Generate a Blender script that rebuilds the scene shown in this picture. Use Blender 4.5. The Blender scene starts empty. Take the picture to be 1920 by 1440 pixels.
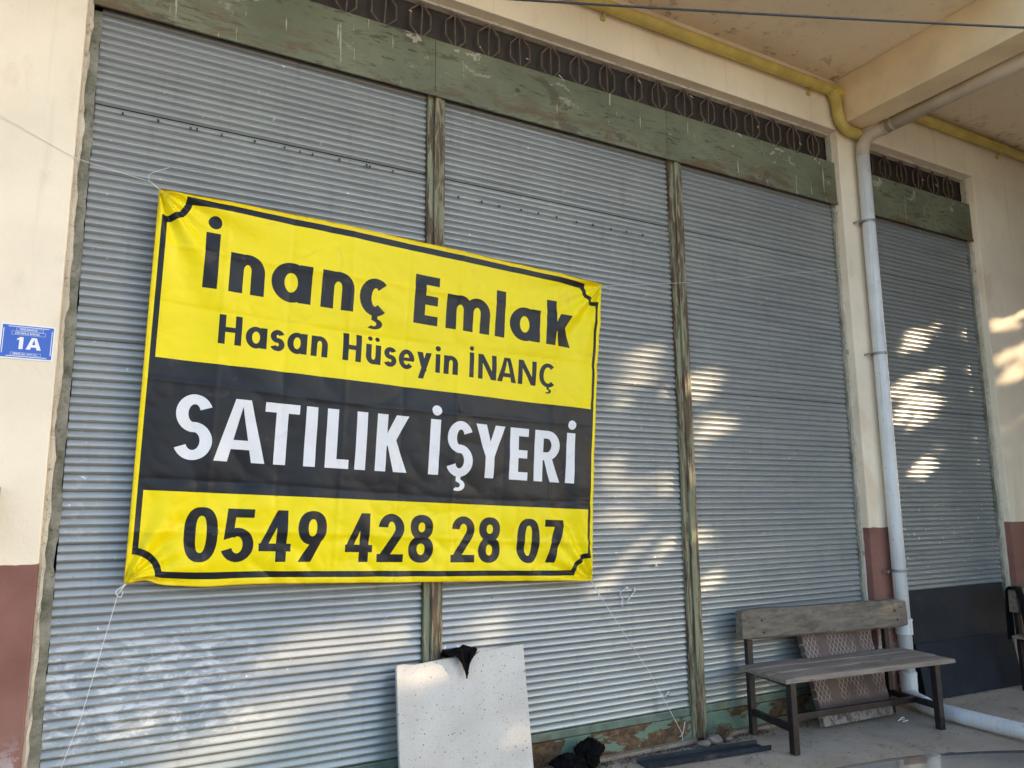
import bpy, bmesh, math, random
import numpy as np
from mathutils import Vector, Matrix, noise, geometry
random.seed(7); rng = np.random.default_rng(11)
S = bpy.context.scene
COL = S.collection
R = math.radians

# ------------------------------------------------------------------ camera
cam = bpy.data.cameras.new('camera'); camo = bpy.data.objects.new('camera', cam); COL.objects.link(camo)
cam.sensor_width = 36; cam.sensor_fit = 'HORIZONTAL'; cam.lens = 1430/1920*36
cam.clip_start = 0.05; cam.clip_end = 2000
right = Vector((0.87545631, -0.48321895, -0.00870038))
down = Vector((0.06956306, 0.14380246, -0.98715846))
fwd = Vector((0.47826482, 0.86360888, 0.15950696))
camo.matrix_world = Matrix(((right.x, -down.x, -fwd.x, 0), (right.y, -down.y, -fwd.y, -4.0298), (right.z, -down.z, -fwd.z, 1.5), (0, 0, 0, 1)))
S.camera = camo

# ------------------------------------------------------------------ world, sun, exposure
TRAVEL = Vector((-2.4, 1.0, -0.88)).normalized()
TO_SUN = -TRAVEL
w = bpy.data.worlds.new('World'); S.world = w; w.use_nodes = True
nt = w.node_tree; nt.nodes.clear()
sky = nt.nodes.new('ShaderNodeTexSky'); sky.sky_type = 'NISHITA'; sky.sun_disc = False
sky.sun_elevation = math.asin(TO_SUN.z); sky.sun_rotation = math.atan2(TO_SUN.x, TO_SUN.y)
sky.air_density = 1.0; sky.dust_density = 1.6; sky.ozone_density = 1.0
bg = nt.nodes.new('ShaderNodeBackground'); bg.inputs[1].default_value = 0.12
wo = nt.nodes.new('ShaderNodeOutputWorld')
nt.links.new(sky.outputs[0], bg.inputs[0]); nt.links.new(bg.outputs[0], wo.inputs[0])
sl = bpy.data.lights.new('sun', 'SUN'); sl.energy = 2.7; sl.angle = R(0.5); sl.color = (1.0, 0.76, 0.49)
so = bpy.data.objects.new('sun', sl); COL.objects.link(so)
so.rotation_euler = TRAVEL.to_track_quat('-Z', 'Y').to_euler(); so.location = TO_SUN*40
S.view_settings.view_transform = 'Standard'; S.view_settings.look = 'None'
S.view_settings.gamma = 1; S.view_settings.use_curve_mapping = False
S.view_settings.exposure = 2.2
S.render.engine = 'CYCLES'
S.cycles.max_bounces = 8; S.cycles.diffuse_bounces = 5; S.cycles.glossy_bounces = 4

# ------------------------------------------------------------------ material helpers
class NT:
    def __init__(s, name):
        s.m = bpy.data.materials.new(name); s.m.use_nodes = True; s.t = s.m.node_tree
        s.b = s.t.nodes['Principled BSDF']; s.pos = s.n('ShaderNodeNewGeometry').outputs['Position']
    def n(s, k): return s.t.nodes.new(k)
    def l(s, a, b): s.t.links.new(a, b)
    def noise(s, scale, detail=4, rough=.55, dist=0):
        mp = s.n('ShaderNodeMapping'); mp.inputs['Scale'].default_value = scale if hasattr(scale, '__len__') else (scale,)*3
        s.l(s.pos, mp.inputs['Vector'])
        nz = s.n('ShaderNodeTexNoise'); nz.inputs['Scale'].default_value = 1; nz.inputs['Detail'].default_value = detail
        nz.inputs['Roughness'].default_value = rough; nz.inputs['Distortion'].default_value = dist
        s.l(mp.outputs[0], nz.inputs['Vector']); return nz.outputs['Fac']
    def vor(s, scale):
        mp = s.n('ShaderNodeMapping'); mp.inputs['Scale'].default_value = scale if hasattr(scale, '__len__') else (scale,)*3
        s.l(s.pos, mp.inputs['Vector']); v = s.n('ShaderNodeTexVoronoi'); v.inputs['Scale'].default_value = 1
        s.l(mp.outputs[0], v.inputs['Vector']); return v
    def rng(s, v, lo, hi, a=0., b=1.):
        r = s.n('ShaderNodeMapRange'); r.interpolation_type = 'SMOOTHSTEP'
        s.l(v, r.inputs[0]); r.inputs[1].default_value = lo; r.inputs[2].default_value = hi
        r.inputs[3].default_value = a; r.inputs[4].default_value = b; return r.outputs[0]
    def math(s, op, a, b=None):
        m = s.n('ShaderNodeMath'); m.operation = op
        for i, x in enumerate((a, b)):
            if x is None: continue
            if isinstance(x, (int, float)): m.inputs[i].default_value = x
            else: s.l(x, m.inputs[i])
        return m.outputs[0]
    def axis(s, k):
        x = s.n('ShaderNodeSeparateXYZ'); s.l(s.pos, x.inputs[0]); return x.outputs[k]
    def mix(s, f, a, b):
        m = s.n('ShaderNodeMix'); m.data_type = 'RGBA'
        for sock, x in ((m.inputs[0], f), (m.inputs[6], a), (m.inputs[7], b)):
            if isinstance(x, (int, float)): sock.default_value = x
            elif isinstance(x, tuple): sock.default_value = x+(1,) if len(x) == 3 else x
            else: s.l(x, sock)
        return m.outputs[2]
    def bump(s, h, strength=.3, dist=.01):
        b = s.n('ShaderNodeBump'); b.inputs['Strength'].default_value = strength; b.inputs['Distance'].default_value = dist
        s.l(h, b.inputs['Height']); s.l(b.outputs[0], s.b.inputs['Normal'])
    def done(s, col, rough=.7, metal=0., spec=None, coat=0.):
        if isinstance(col, tuple): s.b.inputs['Base Color'].default_value = col+(1,)
        else: s.l(col, s.b.inputs['Base Color'])
        if isinstance(rough, (int, float)): s.b.inputs['Roughness'].default_value = rough
        else: s.l(rough, s.b.inputs['Roughness'])
        s.b.inputs['Metallic'].default_value = metal
        if spec is not None: s.b.inputs['Specular IOR Level'].default_value = spec
        if coat: s.b.inputs['Coat Weight'].default_value = coat; s.b.inputs['Coat Roughness'].default_value = .04
        return s.m

def simple(name, col, rough=.6, metal=0., var=.25, scale=20, bump=0., dirt=None, coat=0., spec=None):
    k = NT(name); c = col
    d = tuple(x*(1-var) for x in col); h = tuple(min(1, x*(1+var*.6)) for x in col)
    n = k.noise(scale, 5); c = k.mix(k.rng(n, .3, .7), d, h)
    if dirt: c = k.mix(k.math('MULTIPLY', k.rng(k.noise(scale*.35, 6, .65), .5, .72), .8), c, dirt)
    if bump: k.bump(k.noise(scale*4, 4), bump, .004)
    return k.done(c, rough, metal, spec, coat=coat)

# cream plaster with the brown plinth paint below a level that rises a little to the right
def wall_mat(name='plaster_paint', cream=(.83, .735, .59)):
    k = NT(name)
    n1 = k.noise(1.3, 6); n2 = k.noise((9, 9, 5), 6)
    c = k.mix(k.rng(n1, .3, .72), tuple(x*.90 for x in cream), tuple(min(1, x*1.05) for x in cream))
    c = k.mix(k.math('MULTIPLY', k.rng(n2, .56, .74), .22), c, (.52, .45, .36))
    specks = k.rng(k.noise(70, 2), .70, .76)
    c = k.mix(k.math('MULTIPLY', specks, .45), c, (.35, .30, .25))
    c = k.mix(k.math('MULTIPLY', k.rng(k.noise((1.6, 1.6, .9), 7, .6, .8), .56, .70), .35), c, (.62, .42, .26))
    streak = k.math('MULTIPLY', k.rng(k.noise((16, 16, .7), 5), .58, .72), .18)
    c = k.mix(streak, c, (.45, .40, .34))
    z = k.axis(2); x = k.axis(0)
    lim = k.math('ADD', k.math('MULTIPLY', x, .0075), 1.277)
    edge = k.math('SUBTRACT', z, k.math('ADD', lim, k.math('MULTIPLY', k.math('SUBTRACT', k.noise(11, 4), .5), .022)))
    m = k.rng(edge, -.002, .002)
    br = k.mix(k.rng(k.noise(3, 6), .3, .7), (.185, .083, .068), (.255, .125, .10))
    br = k.mix(k.math('MULTIPLY', k.rng(z, .95, .1), .45), br, (.36, .22, .18))
    chip = k.math('MULTIPLY', k.rng(k.noise(7, 7, .7), .56, .60), k.rng(z, .62, .30))
    br = k.mix(chip, br, (.55, .54, .55))
    c = k.mix(m, br, c)
    k.bump(k.math('ADD', k.noise(45, 5), k.math('MULTIPLY', k.noise(160, 2), .5)), .35, .004)
    return k.done(c, .85, spec=.25)

def soffit_mat():
    k = NT('soffit_paint')
    c = k.mix(k.rng(k.noise(.8, 6), .3, .7), (.76, .65, .48), (.84, .73, .555))
    c = k.mix(k.math('MULTIPLY', k.rng(k.noise((3, 3, 3), 7, .65), .52, .7), .35), c, (.36, .27, .2))
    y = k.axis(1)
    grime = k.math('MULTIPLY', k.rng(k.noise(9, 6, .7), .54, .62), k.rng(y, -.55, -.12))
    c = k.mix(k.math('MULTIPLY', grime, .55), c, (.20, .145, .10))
    specks = k.rng(k.noise(38, 3), .68, .73)
    c = k.mix(k.math('MULTIPLY', specks, .6), c, (.13, .09, .06))
    k.bump(k.noise(35, 5), .25, .004)
    return k.done(c, .88, spec=.2)

def slat_mat():
    k = NT('galvanised_slat')
    c = k.mix(k.rng(k.noise((.8, 1, 14), 5), .25, .75), (.295, .315, .325), (.375, .39, .395))
    c = k.mix(k.math('MULTIPLY', k.rng(k.noise((2.2, 1, 1.6), 6, .65), .48, .72), .5), c, (.40, .44, .41))
    c = k.mix(k.math('MULTIPLY', k.rng(k.noise((14, 3, 2.0), 5), .54, .75), .5), c, (.24, .25, .25))
    x = k.axis(0); z = k.axis(2)
    # lime smears low on the first shutter
    zone = k.math('MULTIPLY', k.math('MULTIPLY', k.rng(x, 1.05, .45), k.rng(z, .36, .50)), k.rng(z, 1.08, .80))
    lime = k.math('MULTIPLY', zone, k.rng(k.noise((9, 9, 20), 9, .75, .5), .46, .58))
    c = k.mix(k.math('MULTIPLY', lime, .58), c, (.80, .79, .77))
    z2 = k.math('MULTIPLY', k.rng(x, .45, .1), k.math('MULTIPLY', k.rng(z, 1.2, 1.4), k.rng(z, 2.0, 1.6)))
    c = k.mix(k.math('MULTIPLY', k.math('MULTIPLY', z2, k.rng(k.noise((16, 9, 26), 7, .7), .52, .66)), .5), c, (.55, .55, .54))
    drop = k.rng(k.noise((26, 10, 22), 3, .5), .715, .735)
    c = k.mix(k.math('MULTIPLY', drop, .85), c, (.74, .74, .74))
    spot = k.rng(k.noise((19, 10, 27), 3), .262, .25)
    c = k.mix(k.math('MULTIPLY', spot, .8), c, (.05, .06, .06))
    low = k.math('MULTIPLY', k.rng(z, .75, .15), .35)
    c = k.mix(low, c, (.33, .40, .39))
    rust = k.math('MULTIPLY', k.rng(k.noise((7, 4, 1.6), 7, .7), .60, .70), k.rng(z, 1.1, .25))
    c = k.mix(k.math('MULTIPLY', rust, .45), c, (.20, .155, .11))
    far = k.math('MULTIPLY', k.rng(x, 5.7, 5.75), k.rng(k.noise((30, 10, 26), 3, .5), .655, .675))
    c = k.mix(k.math('MULTIPLY', k.math('MULTIPLY', far, k.rng(z, 1.9, 1.5)), .85), c, (.76, .76, .76))
    scuff = k.math('MULTIPLY', k.rng(k.noise((22, 8, 50), 6, .7, 1.), .60, .66), k.rng(k.noise(1.7, 4), .50, .60))
    c = k.mix(k.math('MULTIPLY', scuff, .4), c, (.60, .61, .60))
    return k.done(c, .37, .36)

def green_mat(name, z0, z1):
    k = NT(name); z = k.axis(2)
    c = k.mix(k.rng(k.noise(2.2, 6), .3, .7), (.118, .132, .082), (.178, .194, .126))
    nick = k.math('MULTIPLY', k.rng(k.noise((10, 7, 58), 7, .7, .5), .56, .61), k.rng(k.noise((2, 2, 5), 4), .38, .6, .25, 1.))
    c = k.mix(k.math('MULTIPLY', nick, .85), c, (.042, .044, .028))
    low = k.rng(z, z0+.26, z0+.02)
    rust = k.math('MULTIPLY', k.rng(k.noise((2.6, 3, 8), 8, .72, .5), .46, .60), low)
    c = k.mix(k.math('MULTIPLY', rust, .85), c, (.125, .080, .042))
    bare = k.math('MULTIPLY', k.rng(k.noise((1.7, 3, 5), 9, .75, .6), .575, .60), .7)
    c = k.mix(bare, c, (.085, .066, .045))
    flake = k.math('MULTIPLY', k.rng(k.noise((5, 8, 8), 8, .72, .4), .605, .625), k.rng(z, z0+.06, z1-.03))
    drip = k.math('MULTIPLY', k.rng(k.noise((38, 8, 2.2), 4, .5), .675, .695), k.rng(k.noise((4, 4, 7), 4), .42, .52))
    c = k.mix(k.math('MULTIPLY', k.math('MAXIMUM', flake, drip), .8), c, (.43, .40, .33))
    k.bump(k.math('SUBTRACT', k.noise((9, 9, 26), 5, .6), nick), .3, .004)
    return k.done(c, .62, .0, spec=.35)

def post_mat():
    k = NT('peeling_green_post')
    c = k.mix(k.rng(k.noise((40, 40, 2.2), 5), .3, .7), (.17, .185, .115), (.26, .265, .175))
    c = k.mix(k.rng(k.noise((26, 26, 2.6), 7, .7, .5), .465, .52), c, (.105, .070, .045))
    c = k.mix(k.math('MULTIPLY', k.rng(k.noise((60, 60, 6), 5), .54, .62), .75), c, (.33, .28, .17))
    k.bump(k.noise((60, 60, 7), 6, .65), .4, .004)
    return k.done(c, .65, spec=.3)

def sill_mat():
    k = NT('rusty_green_sill')
    n = k.noise((3.2, 5, 7), 7, .62, .4)
    c = k.mix(k.rng(k.noise((20, 20, 30), 6, .7), .35, .65), (.07, .042, .026), (.165, .105, .058))
    c = k.mix(k.math('MULTIPLY', k.rng(k.noise((14, 9, 9), 6, .7), .55, .66), .6), c, (.25, .20, .11))
    c = k.mix(k.rng(n, .505, .52), c, (.155, .225, .165))
    k.bump(k.math('ADD', n, k.math('MULTIPLY', k.noise(60, 4), .3)), .5, .006)
    return k.done(c, .8, spec=.25)

def concrete_mat(name, a, b, dirt, sc=1.):
    k = NT(name)
    c = k.mix(k.rng(k.noise(1.1*sc, 7, .6), .32, .68), a, b)
    c = k.mix(k.math('MULTIPLY', k.rng(k.noise(4.5*sc, 7, .68), .53, .68), .55), c, dirt)
    c = k.mix(k.math('MULTIPLY', k.rng(k.noise(60*sc, 3), .60, .70), .5), c, tuple(x*.55 for x in dirt))
    c = k.mix(k.math('MULTIPLY', k.rng(k.noise(85*sc, 2), .66, .72), .5), c, tuple(min(1, x*1.5) for x in b))
    crack = k.rng(k.math('ABSOLUTE', k.math('SUBTRACT', k.noise(.7*sc, 9, .62, .4), .5)), .004, .001)
    c = k.mix(k.math('MULTIPLY', crack, .55), c, tuple(x*.4 for x in dirt))
    c = k.mix(k.math('MULTIPLY', k.rng(k.noise(2.3*sc, 4, .5, .6), .66, .74), .6), c, tuple(x*.5 for x in dirt))
    k.bump(k.math('ADD', k.noise(22*sc, 6, .65), k.math('MULTIPLY', k.noise(120*sc, 3), .4)), .4, .006)
    return k.done(c, .9, spec=.25)

def wood_mat(name, a, b, dark, grain=(2.2, 30, 30)):
    k = NT(name)
    tc = k.n('ShaderNodeTexCoord'); k.pos = tc.outputs['Object']
    c = k.mix(k.rng(k.noise(grain, 7, .65, .5), .3, .7), a, b)
    c = k.mix(k.math('MULTIPLY', k.rng(k.noise((grain[0]*3, grain[1]*1.8, grain[2]*1.8), 6, .7), .55, .68), .75), c, dark)
    c = k.mix(k.math('MULTIPLY', k.rng(k.noise(9, 6, .7), .55, .7), .45), c, tuple(x*.6 for x in a))
    k.bump(k.noise((grain[0]*2, grain[1]*2, grain[2]*2), 6, .65), .5, .004)
    return k.done(c, .85, spec=.25)

def pvc_mat():
    k = NT('weathered_white_pvc')
    c = k.mix(k.rng(k.noise(6, 5), .3, .7), (.60, .62, .64), (.69, .71, .73))
    c = k.mix(k.math('MULTIPLY', k.rng(k.noise((45, 45, 1.6), 6, .65), .50, .68), .40), c, (.36, .33, .29))
    c = k.mix(k.math('MULTIPLY', k.rng(k.noise(24, 6, .7), .58, .68), .5), c, (.30, .28, .26))
    return k.done(c, .45)
M = {}
M['wall'] = wall_mat()
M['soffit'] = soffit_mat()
M['beam'] = simple('beam_paint', (.76, .61, .40), .88, var=.12, scale=2.5, bump=.15, dirt=(.52, .41, .27))
M['slat'] = slat_mat()
M['slat_green'] = simple('green_bottom_bar', (.13, .19, .155), .5, .1, .3, 14, .1, (.10, .09, .06))
M['fascia'] = green_mat('peeling_green_fascia', 3.97, 4.35)
M['post'] = post_mat()
M['sill'] = sill_mat()
M['ledge'] = concrete_mat('ledge_concrete', (.22, .17, .13), (.34, .28, .22), (.10, .08, .06), 3)
M['jamb'] = concrete_mat('raw_jamb_concrete', (.125, .13, .095), (.30, .295, .25), (.06, .065, .04), 7)
M['chip'] = concrete_mat('chipped_plaster', (.50, .45, .36), (.62, .57, .48), (.2, .17, .12), 5)
M['pave'] = concrete_mat('concrete_apron', (.36, .30, .235), (.47, .40, .325), (.23, .195, .165), 1.4)
M['asphalt'] = concrete_mat('dusty_road', (.25, .215, .17), (.33, .285, .225), (.16, .14, .115), 1.0)
M['dark_back'] = simple('dark_transom_panel', (.026, .017, .014), .6, var=.4, scale=6, dirt=(.042, .029, .022))
M['grille'] = simple('rusty_grille', (.14, .105, .085), .75, .1, .35, 30, .2, (.11, .075, .055))
M['white_pvc'] = pvc_mat()
M['tan_pvc'] = simple('tan_painted_pvc', (.50, .43, .34), .6, var=.12, scale=5, dirt=(.33, .27, .2))
M['yellow_pipe'] = simple('yellow_gas_pipe_paint', (.54, .42, .11), .55, var=.2, scale=6, dirt=(.40, .31, .12))
M['steel'] = simple('dull_steel', (.30, .30, .29), .5, .6, .3, 30)
M['cable'] = simple('black_cable_rubber', (.045, .048, .055), .6, var=.2)
M['twine'] = simple('white_twine', (.72, .72, .72), .8, var=.1)
M['black_cloth'] = simple('black_cloth', (.004, .004, .005), .95, var=.4, scale=25, bump=.4, spec=.12)
M['bench_metal'] = simple('dark_brown_bench_steel', (.020, .014, .015), .42, .1, .4, 25, .15, (.05, .034, .028))
M['bench_seat'] = wood_mat('weathered_grey_planks', (.18, .145, .12), (.30, .255, .215), (.05, .042, .04))
M['bench_back'] = wood_mat('weathered_brown_beam', (.125, .105, .085), (.235, .20, .16), (.05, .042, .035), (5, 30, 30))
M['panel'] = simple('dark_slate_panel', (.012, .018, .028), .65, var=.25, scale=5, dirt=(.026, .033, .042), spec=.2)
M['channel'] = simple('dark_blue_metal', (.022, .032, .048), .4, .3, .35, 20, .1, (.12, .115, .11))
M['box'] = simple('grey_box_metal', (.17, .20, .23), .5, var=.1)
M['stone'] = simple('grey_rubble', (.23, .20, .18), .95, var=.3, scale=30, bump=.5)
M['twig'] = simple('dry_twigs', (.15, .10, .06), .9, var=.4, scale=60)
M['leaf_litter'] = simple('dry_leaf_litter', (.10, .075, .055), .95, var=.6, scale=50)

def terrazzo_mat():
    k = NT('speckled_white_stone')
    tc = k.n('ShaderNodeTexCoord'); k.pos = tc.outputs['Object']
    c = k.mix(k.rng(k.noise(4, 5), .3, .7), (.45, .44, .425), (.55, .54, .52))
    v = k.vor(38); k2 = k.rng(k.math('ADD', v.outputs['Distance'], k.math('MULTIPLY', k.noise(40, 2), .35)), .34, .27)
    pick = k.n('ShaderNodeSeparateColor'); k.l(v.outputs['Color'], pick.inputs[0])
    sel = k.rng(pick.outputs[0], .25, .28)
    c = k.mix(k.math('MULTIPLY', k.math('MULTIPLY', k2, sel), .9), c, (.09, .085, .09))
    v2 = k.vor(85); s2 = k.rng(v2.outputs['Distance'], .28, .2); p2 = k.n('ShaderNodeSeparateColor'); k.l(v2.outputs['Color'], p2.inputs[0])
    c = k.mix(k.math('MULTIPLY', k.math('MULTIPLY', s2, k.rng(p2.outputs[1], .6, .63)), .6), c, (.30, .25, .22))
    k.bump(k.noise(90, 3), .08, .003)
    return k.done(c, .45)
M['terrazzo'] = terrazzo_mat()

def paver_mat():
    k = NT('patterned_pink_paver')
    tc = k.n('ShaderNodeTexCoord'); k.pos = tc.outputs['Object']
    x = k.axis(0); z = k.axis(2)
    def fr(v): return k.math('ABSOLUTE', k.math('SUBTRACT', k.math('FRACT', v), .5))
    a = fr(k.math('ADD', k.math('MULTIPLY', x, 26), k.math('MULTIPLY', z, 17)))
    b = fr(k.math('SUBTRACT', k.math('MULTIPLY', x, 26), k.math('MULTIPLY', z, 17)))
    line = k.math('MAXIMUM', k.rng(a, .40, .46), k.rng(b, .40, .46))
    # plain bands between the diamond fields, as on the moulded slab
    def band(v, lo, hi): return k.math('MULTIPLY', k.rng(v, lo-.012, lo+.012), k.rng(v, hi+.012, hi-.012))
    bx = k.math('SUBTRACT', 1., k.math('ADD', band(x, -.215, -.115), band(x, .155, .215)))
    bz = k.math('SUBTRACT', 1., k.math('ADD', band(z, .07, .15), k.math('MULTIPLY', band(z, .37, .43), .85)))
    wear = k.rng(k.noise(7, 5, .6), .36, .55)
    f = k.math('MULTIPLY', k.math('MULTIPLY', line, k.math('MULTIPLY', bx, bz)), k.math('ADD', k.math('MULTIPLY', wear, .75), .1))
    c = k.mix(k.rng(k.noise(6, 5), .3, .7), (.105, .068, .062), (.155, .105, .095))
    c = k.mix(f, c, (.42, .37, .32))
    foot = k.math('MULTIPLY', k.rng(z, .12, .06), k.rng(k.noise(28, 5, .7), .46, .54))
    c = k.mix(k.math('MULTIPLY', foot, .8), c, (.30, .29, .27))
    k.bump(k.math('ADD', f, k.math('MULTIPLY', k.noise(60, 3), .4)), .5, .004)
    return k.done(c, .85)
M['paver'] = paver_mat()

def vinyl(name, col, rough=.42):
    k = NT(name)
    c = k.mix(k.rng(k.noise((2.6, 2, 3.1), 6, .62, .4), .35, .75), tuple(x*.93 for x in col), col)
    smudge = k.rng(k.noise((4.5, 3, 5.5), 6, .6, 1.4), .60, .72)
    c = k.mix(k.math('MULTIPLY', smudge, .16), c, (.22, .15, .12))
    k.bump(k.math('ADD', k.noise((5, 5, 6), 4, .5), k.math('MULTIPLY', k.noise(420, 1), .02)), .22, .02)
    return k.done(c, rough, spec=.28)
M['v_yellow'] = vinyl('banner_yellow', (.90, .735, .0))
M['v_black'] = vinyl('banner_black', (.013, .015, .021))
M['v_white'] = vinyl('banner_white', (.76, .77, .82))
M['v_hem'] = vinyl('banner_hem', (.88, .65, .0))
M['plate_blue'] = simple('plate_blue', (.035, .115, .52), .35, var=.06, scale=10)
M['plate_white'] = simple('plate_white', (.78, .80, .82), .4, var=.04)
M['bark'] = simple('bark', (.12, .09, .065), .95, var=.4, scale=14, bump=.8)
def leaf_mat():
    k = NT('leaf'); c = k.mix(k.rng(k.noise(3, 3), .35, .65), (.045, .085, .02), (.10, .15, .04))
    return k.done(c, .55)
M['leaf'] = leaf_mat()

# ------------------------------------------------------------------ mesh helpers
class MB:
    def __init__(s): s.v = []; s.f = []; s.mi = []; s.cur = 0
    def add(s, vs, fs):
        o = len(s.v); s.v += [tuple(p) for p in vs]
        for f in fs: s.f.append(tuple(i+o for i in f)); s.mi.append(s.cur)
        return s
    def box(s, a, b):
        (x0, y0, z0), (x1, y1, z1) = a, b
        vs = [(x, y, z) for z in (z0, z1) for y in (y0, y1) for x in (x0, x1)]
        return s.add(vs, [(0, 2, 3, 1), (4, 5, 7, 6), (0, 1, 5, 4), (2, 6, 7, 3), (0, 4, 6, 2), (1, 3, 7, 5)])
    def beam(s, p, q, wd, ht, up=(0, 0, 1)):
        p, q = Vector(p), Vector(q); d = (q-p).normalized(); u = Vector(up)
        sd = d.cross(u).normalized(); u = sd.cross(d).normalized()
        vs = [c+sd*a*wd/2+u*b*ht/2 for c in (p, q) for a, b in ((-1, -1), (1, -1), (1, 1), (-1, 1))]
        return s.add(vs, [(0, 1, 2, 3), (7, 6, 5, 4), (0, 4, 5, 1), (1, 5, 6, 2), (2, 6, 7, 3), (3, 7, 4, 0)])
    def tube(s, pts, r, n=12, cap=True):
        pts = [Vector(p) for p in pts]; rs = r if hasattr(r, '__len__') else [r]*len(pts)
        rings = []; ref = None
        for i, p in enumerate(pts):
            d = (pts[min(i+1, len(pts)-1)]-pts[max(i-1, 0)]).normalized()
            if ref is None: ref = Vector((0, 0, 1)) if abs(d.z) < .9 else Vector((1, 0, 0))
            a = (ref-d*ref.dot(d)).normalized(); ref = a; b = d.cross(a)
            rings.append([p+(a*math.cos(2*math.pi*k/n)+b*math.sin(2*math.pi*k/n))*rs[i] for k in range(n)])
        o = len(s.v); vs = [q for rg in rings for q in rg]; fs = []
        for i in range(len(pts)-1):
            for k in range(n):
                fs.append((i*n+k, i*n+(k+1) % n, (i+1)*n+(k+1) % n, (i+1)*n+k))
        if cap: fs += [tuple(range(n-1, -1, -1)), tuple((len(pts)-1)*n+k for k in range(n))]
        return s.add(vs, fs)
    def build(s, name, mats, parent=None, smooth=False, bevel=0., seg=2):
        me = bpy.data.meshes.new(name); me.from_pydata(s.v, [], s.f)
        if not isinstance(mats, (list, tuple)): mats = [mats]
        for m in mats: me.materials.append(m)
        if len(mats) > 1: me.polygons.foreach_set('material_index', s.mi)
        me.validate(); me.update()
        if smooth: me.shade_smooth()
        o = bpy.data.objects.new(name, me); COL.objects.link(o)
        if parent: o.parent = parent
        if bevel:
            b = o.modifiers.new('bevel', 'BEVEL'); b.width = bevel; b.segments = seg; b.limit_method = 'ANGLE'
        return o

def thing(name, label, cat, loc=(0, 0, 0), rz=0., group=None):
    o = bpy.data.objects.new(name, None); COL.objects.link(o); o.location = loc; o.rotation_euler.z = rz
    return tag(o, label, cat, group)
def tag(o, label, cat, group=None):
    o['label'] = label; o['category'] = cat
    if group: o['group'] = group
    return o
def structure(o): o['kind'] = 'structure'; return o
def stuff(o): o['kind'] = 'stuff'; return o
def smooth_path(pts, n=8):
    pts = [Vector(p) for p in pts]; out = []
    for i in range(len(pts)-1):
        p0 = pts[max(i-1, 0)]; p1 = pts[i]; p2 = pts[i+1]; p3 = pts[min(i+2, len(pts)-1)]
        for j in range(n):
            t = j/n; out.append(.5*((2*p1)+(p2-p0)*t+(2*p0-5*p1+4*p2-p3)*t*t+(3*p1-p0-3*p2+p3)*t**3))
    return out+[pts[-1]]

# ------------------------------------------------------------------ ground
g = MB(); g.add([(-250, -250, -.006), (250, -250, -.006), (250, 250, -.006), (-250, 250, -.006)], [(0, 1, 2, 3)])
structure(g.build('ground', M['asphalt']))
g = MB(); n = 60
vs = []; fs = []
for j in range(13):
    for i in range(n+1):
        x = -8+24*i/n; y = .2-2.55*j/12
        vs.append((x, y, .004*noise.noise(Vector((x*1.3, y*1.3, 0)))-.002))
for j in range(12):
    for i in range(n):
        a = j*(n+1)+i; fs.append((a+n+1, a+n+2, a+1, a))
g.add(vs, fs); structure(g.build('pavement', M['pave'], smooth=True))

# ------------------------------------------------------------------ building
WY = -.10                       # outer face of the plaster
X0, X1 = -.16, 5.33             # wide opening
X2, X3 = 5.72, 7.28             # narrow opening
ZT = 4.62; ZC = 5.07
bld = thing('shop_building', 'cream plastered shop building with brown plinth and overhanging canopy', 'building', (2.5, 0, 0))
def B(name, mb, mats, bevel=0., smooth=False):
    o = mb.build(name, mats, None, smooth, bevel); o.parent = bld; o.matrix_parent_inverse = Matrix.Translation((-2.5, 0, 0)); return o
wl = MB()
def wbox(a, b): wl.box(a, b)
wbox((-7, WY, -.05), (X0, .30, ZT)); wbox((X1, WY, -.05), (X2, .30, ZT)); wbox((X3, WY, -.05), (14, .30, ZT))
wbox((-7, WY, ZT), (14, .30, 8.2))
wbox((-7, .30, -.05), (-6.8, 7, 8.2)); wbox((13.8, .30, -.05), (14, 7, 8.2)); wbox((-6.8, 6.8, -.05), (13.8, 7, 8.2)); wbox((-6.8, .30, 8.0), (13.8, 6.8, 8.2))
B('wall', wl, M['wall'], .006)
# plaster lips round the openings, a little proud inside the reveal
for (a, b) in ((X0, X1), (X2, X3)):
    lp = MB(); lp.box((a, -.030, ZT-.022), (b, .05, ZT-.001)); B('lintel_lip', lp, M['chip'], .004)
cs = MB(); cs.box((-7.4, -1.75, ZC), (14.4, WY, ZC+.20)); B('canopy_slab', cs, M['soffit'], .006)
for x in (-3.3, 5.35, 11.2):
    bm_ = MB(); bm_.box((x, -1.73, 4.66), (x+.25, WY, ZC-.001)); B('canopy_beam', bm_, M['beam'], .008)
ib = MB(); ib.box((-6.7, .34, 0), (13.7, .36, 4.9)); B('light_leak_sheet', ib, M['dark_back'])  # unseen dark sheet added behind the openings to stop light leaking through

# rough jamb strips where the plaster has broken away beside the steel guides
def rough_strip(xa, xb, y, z0, z1, mat, name, amp=.012, side=1, seed=0, parent=None):
    mb = MB(); n = int((z1-z0)/.03); vs = []
    for i in range(n+1):
        z = z0+(z1-z0)*i/n
        j = amp*(noise.noise(Vector((seed, z*5, 0)))+.6*noise.noise(Vector((seed+9, z*17, 0))))
        e0 = xa+(j if side > 0 else 0); e1 = xb+(j if side < 0 else 0)
        d = .006*noise.noise(Vector((seed+3, z*13, 0)))
        vs += [(e0, y+.05, z), (e0, y+d, z), ((e0+e1)/2, y+d*1.6-.003, z), (e1, y-d, z), (e1, y+.05, z)]
    fs = []
    for i in range(n):
        for k in range(4):
            a = i*5+k; fs.append((a, a+1, a+6, a+5))
    mb.add(vs, fs); return B(name, mb, mat)
rough_strip(X0+.001, -.098, -.018, 0, 3.96, M['jamb'], 'jamb_strip', .010, -1, 1)
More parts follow.
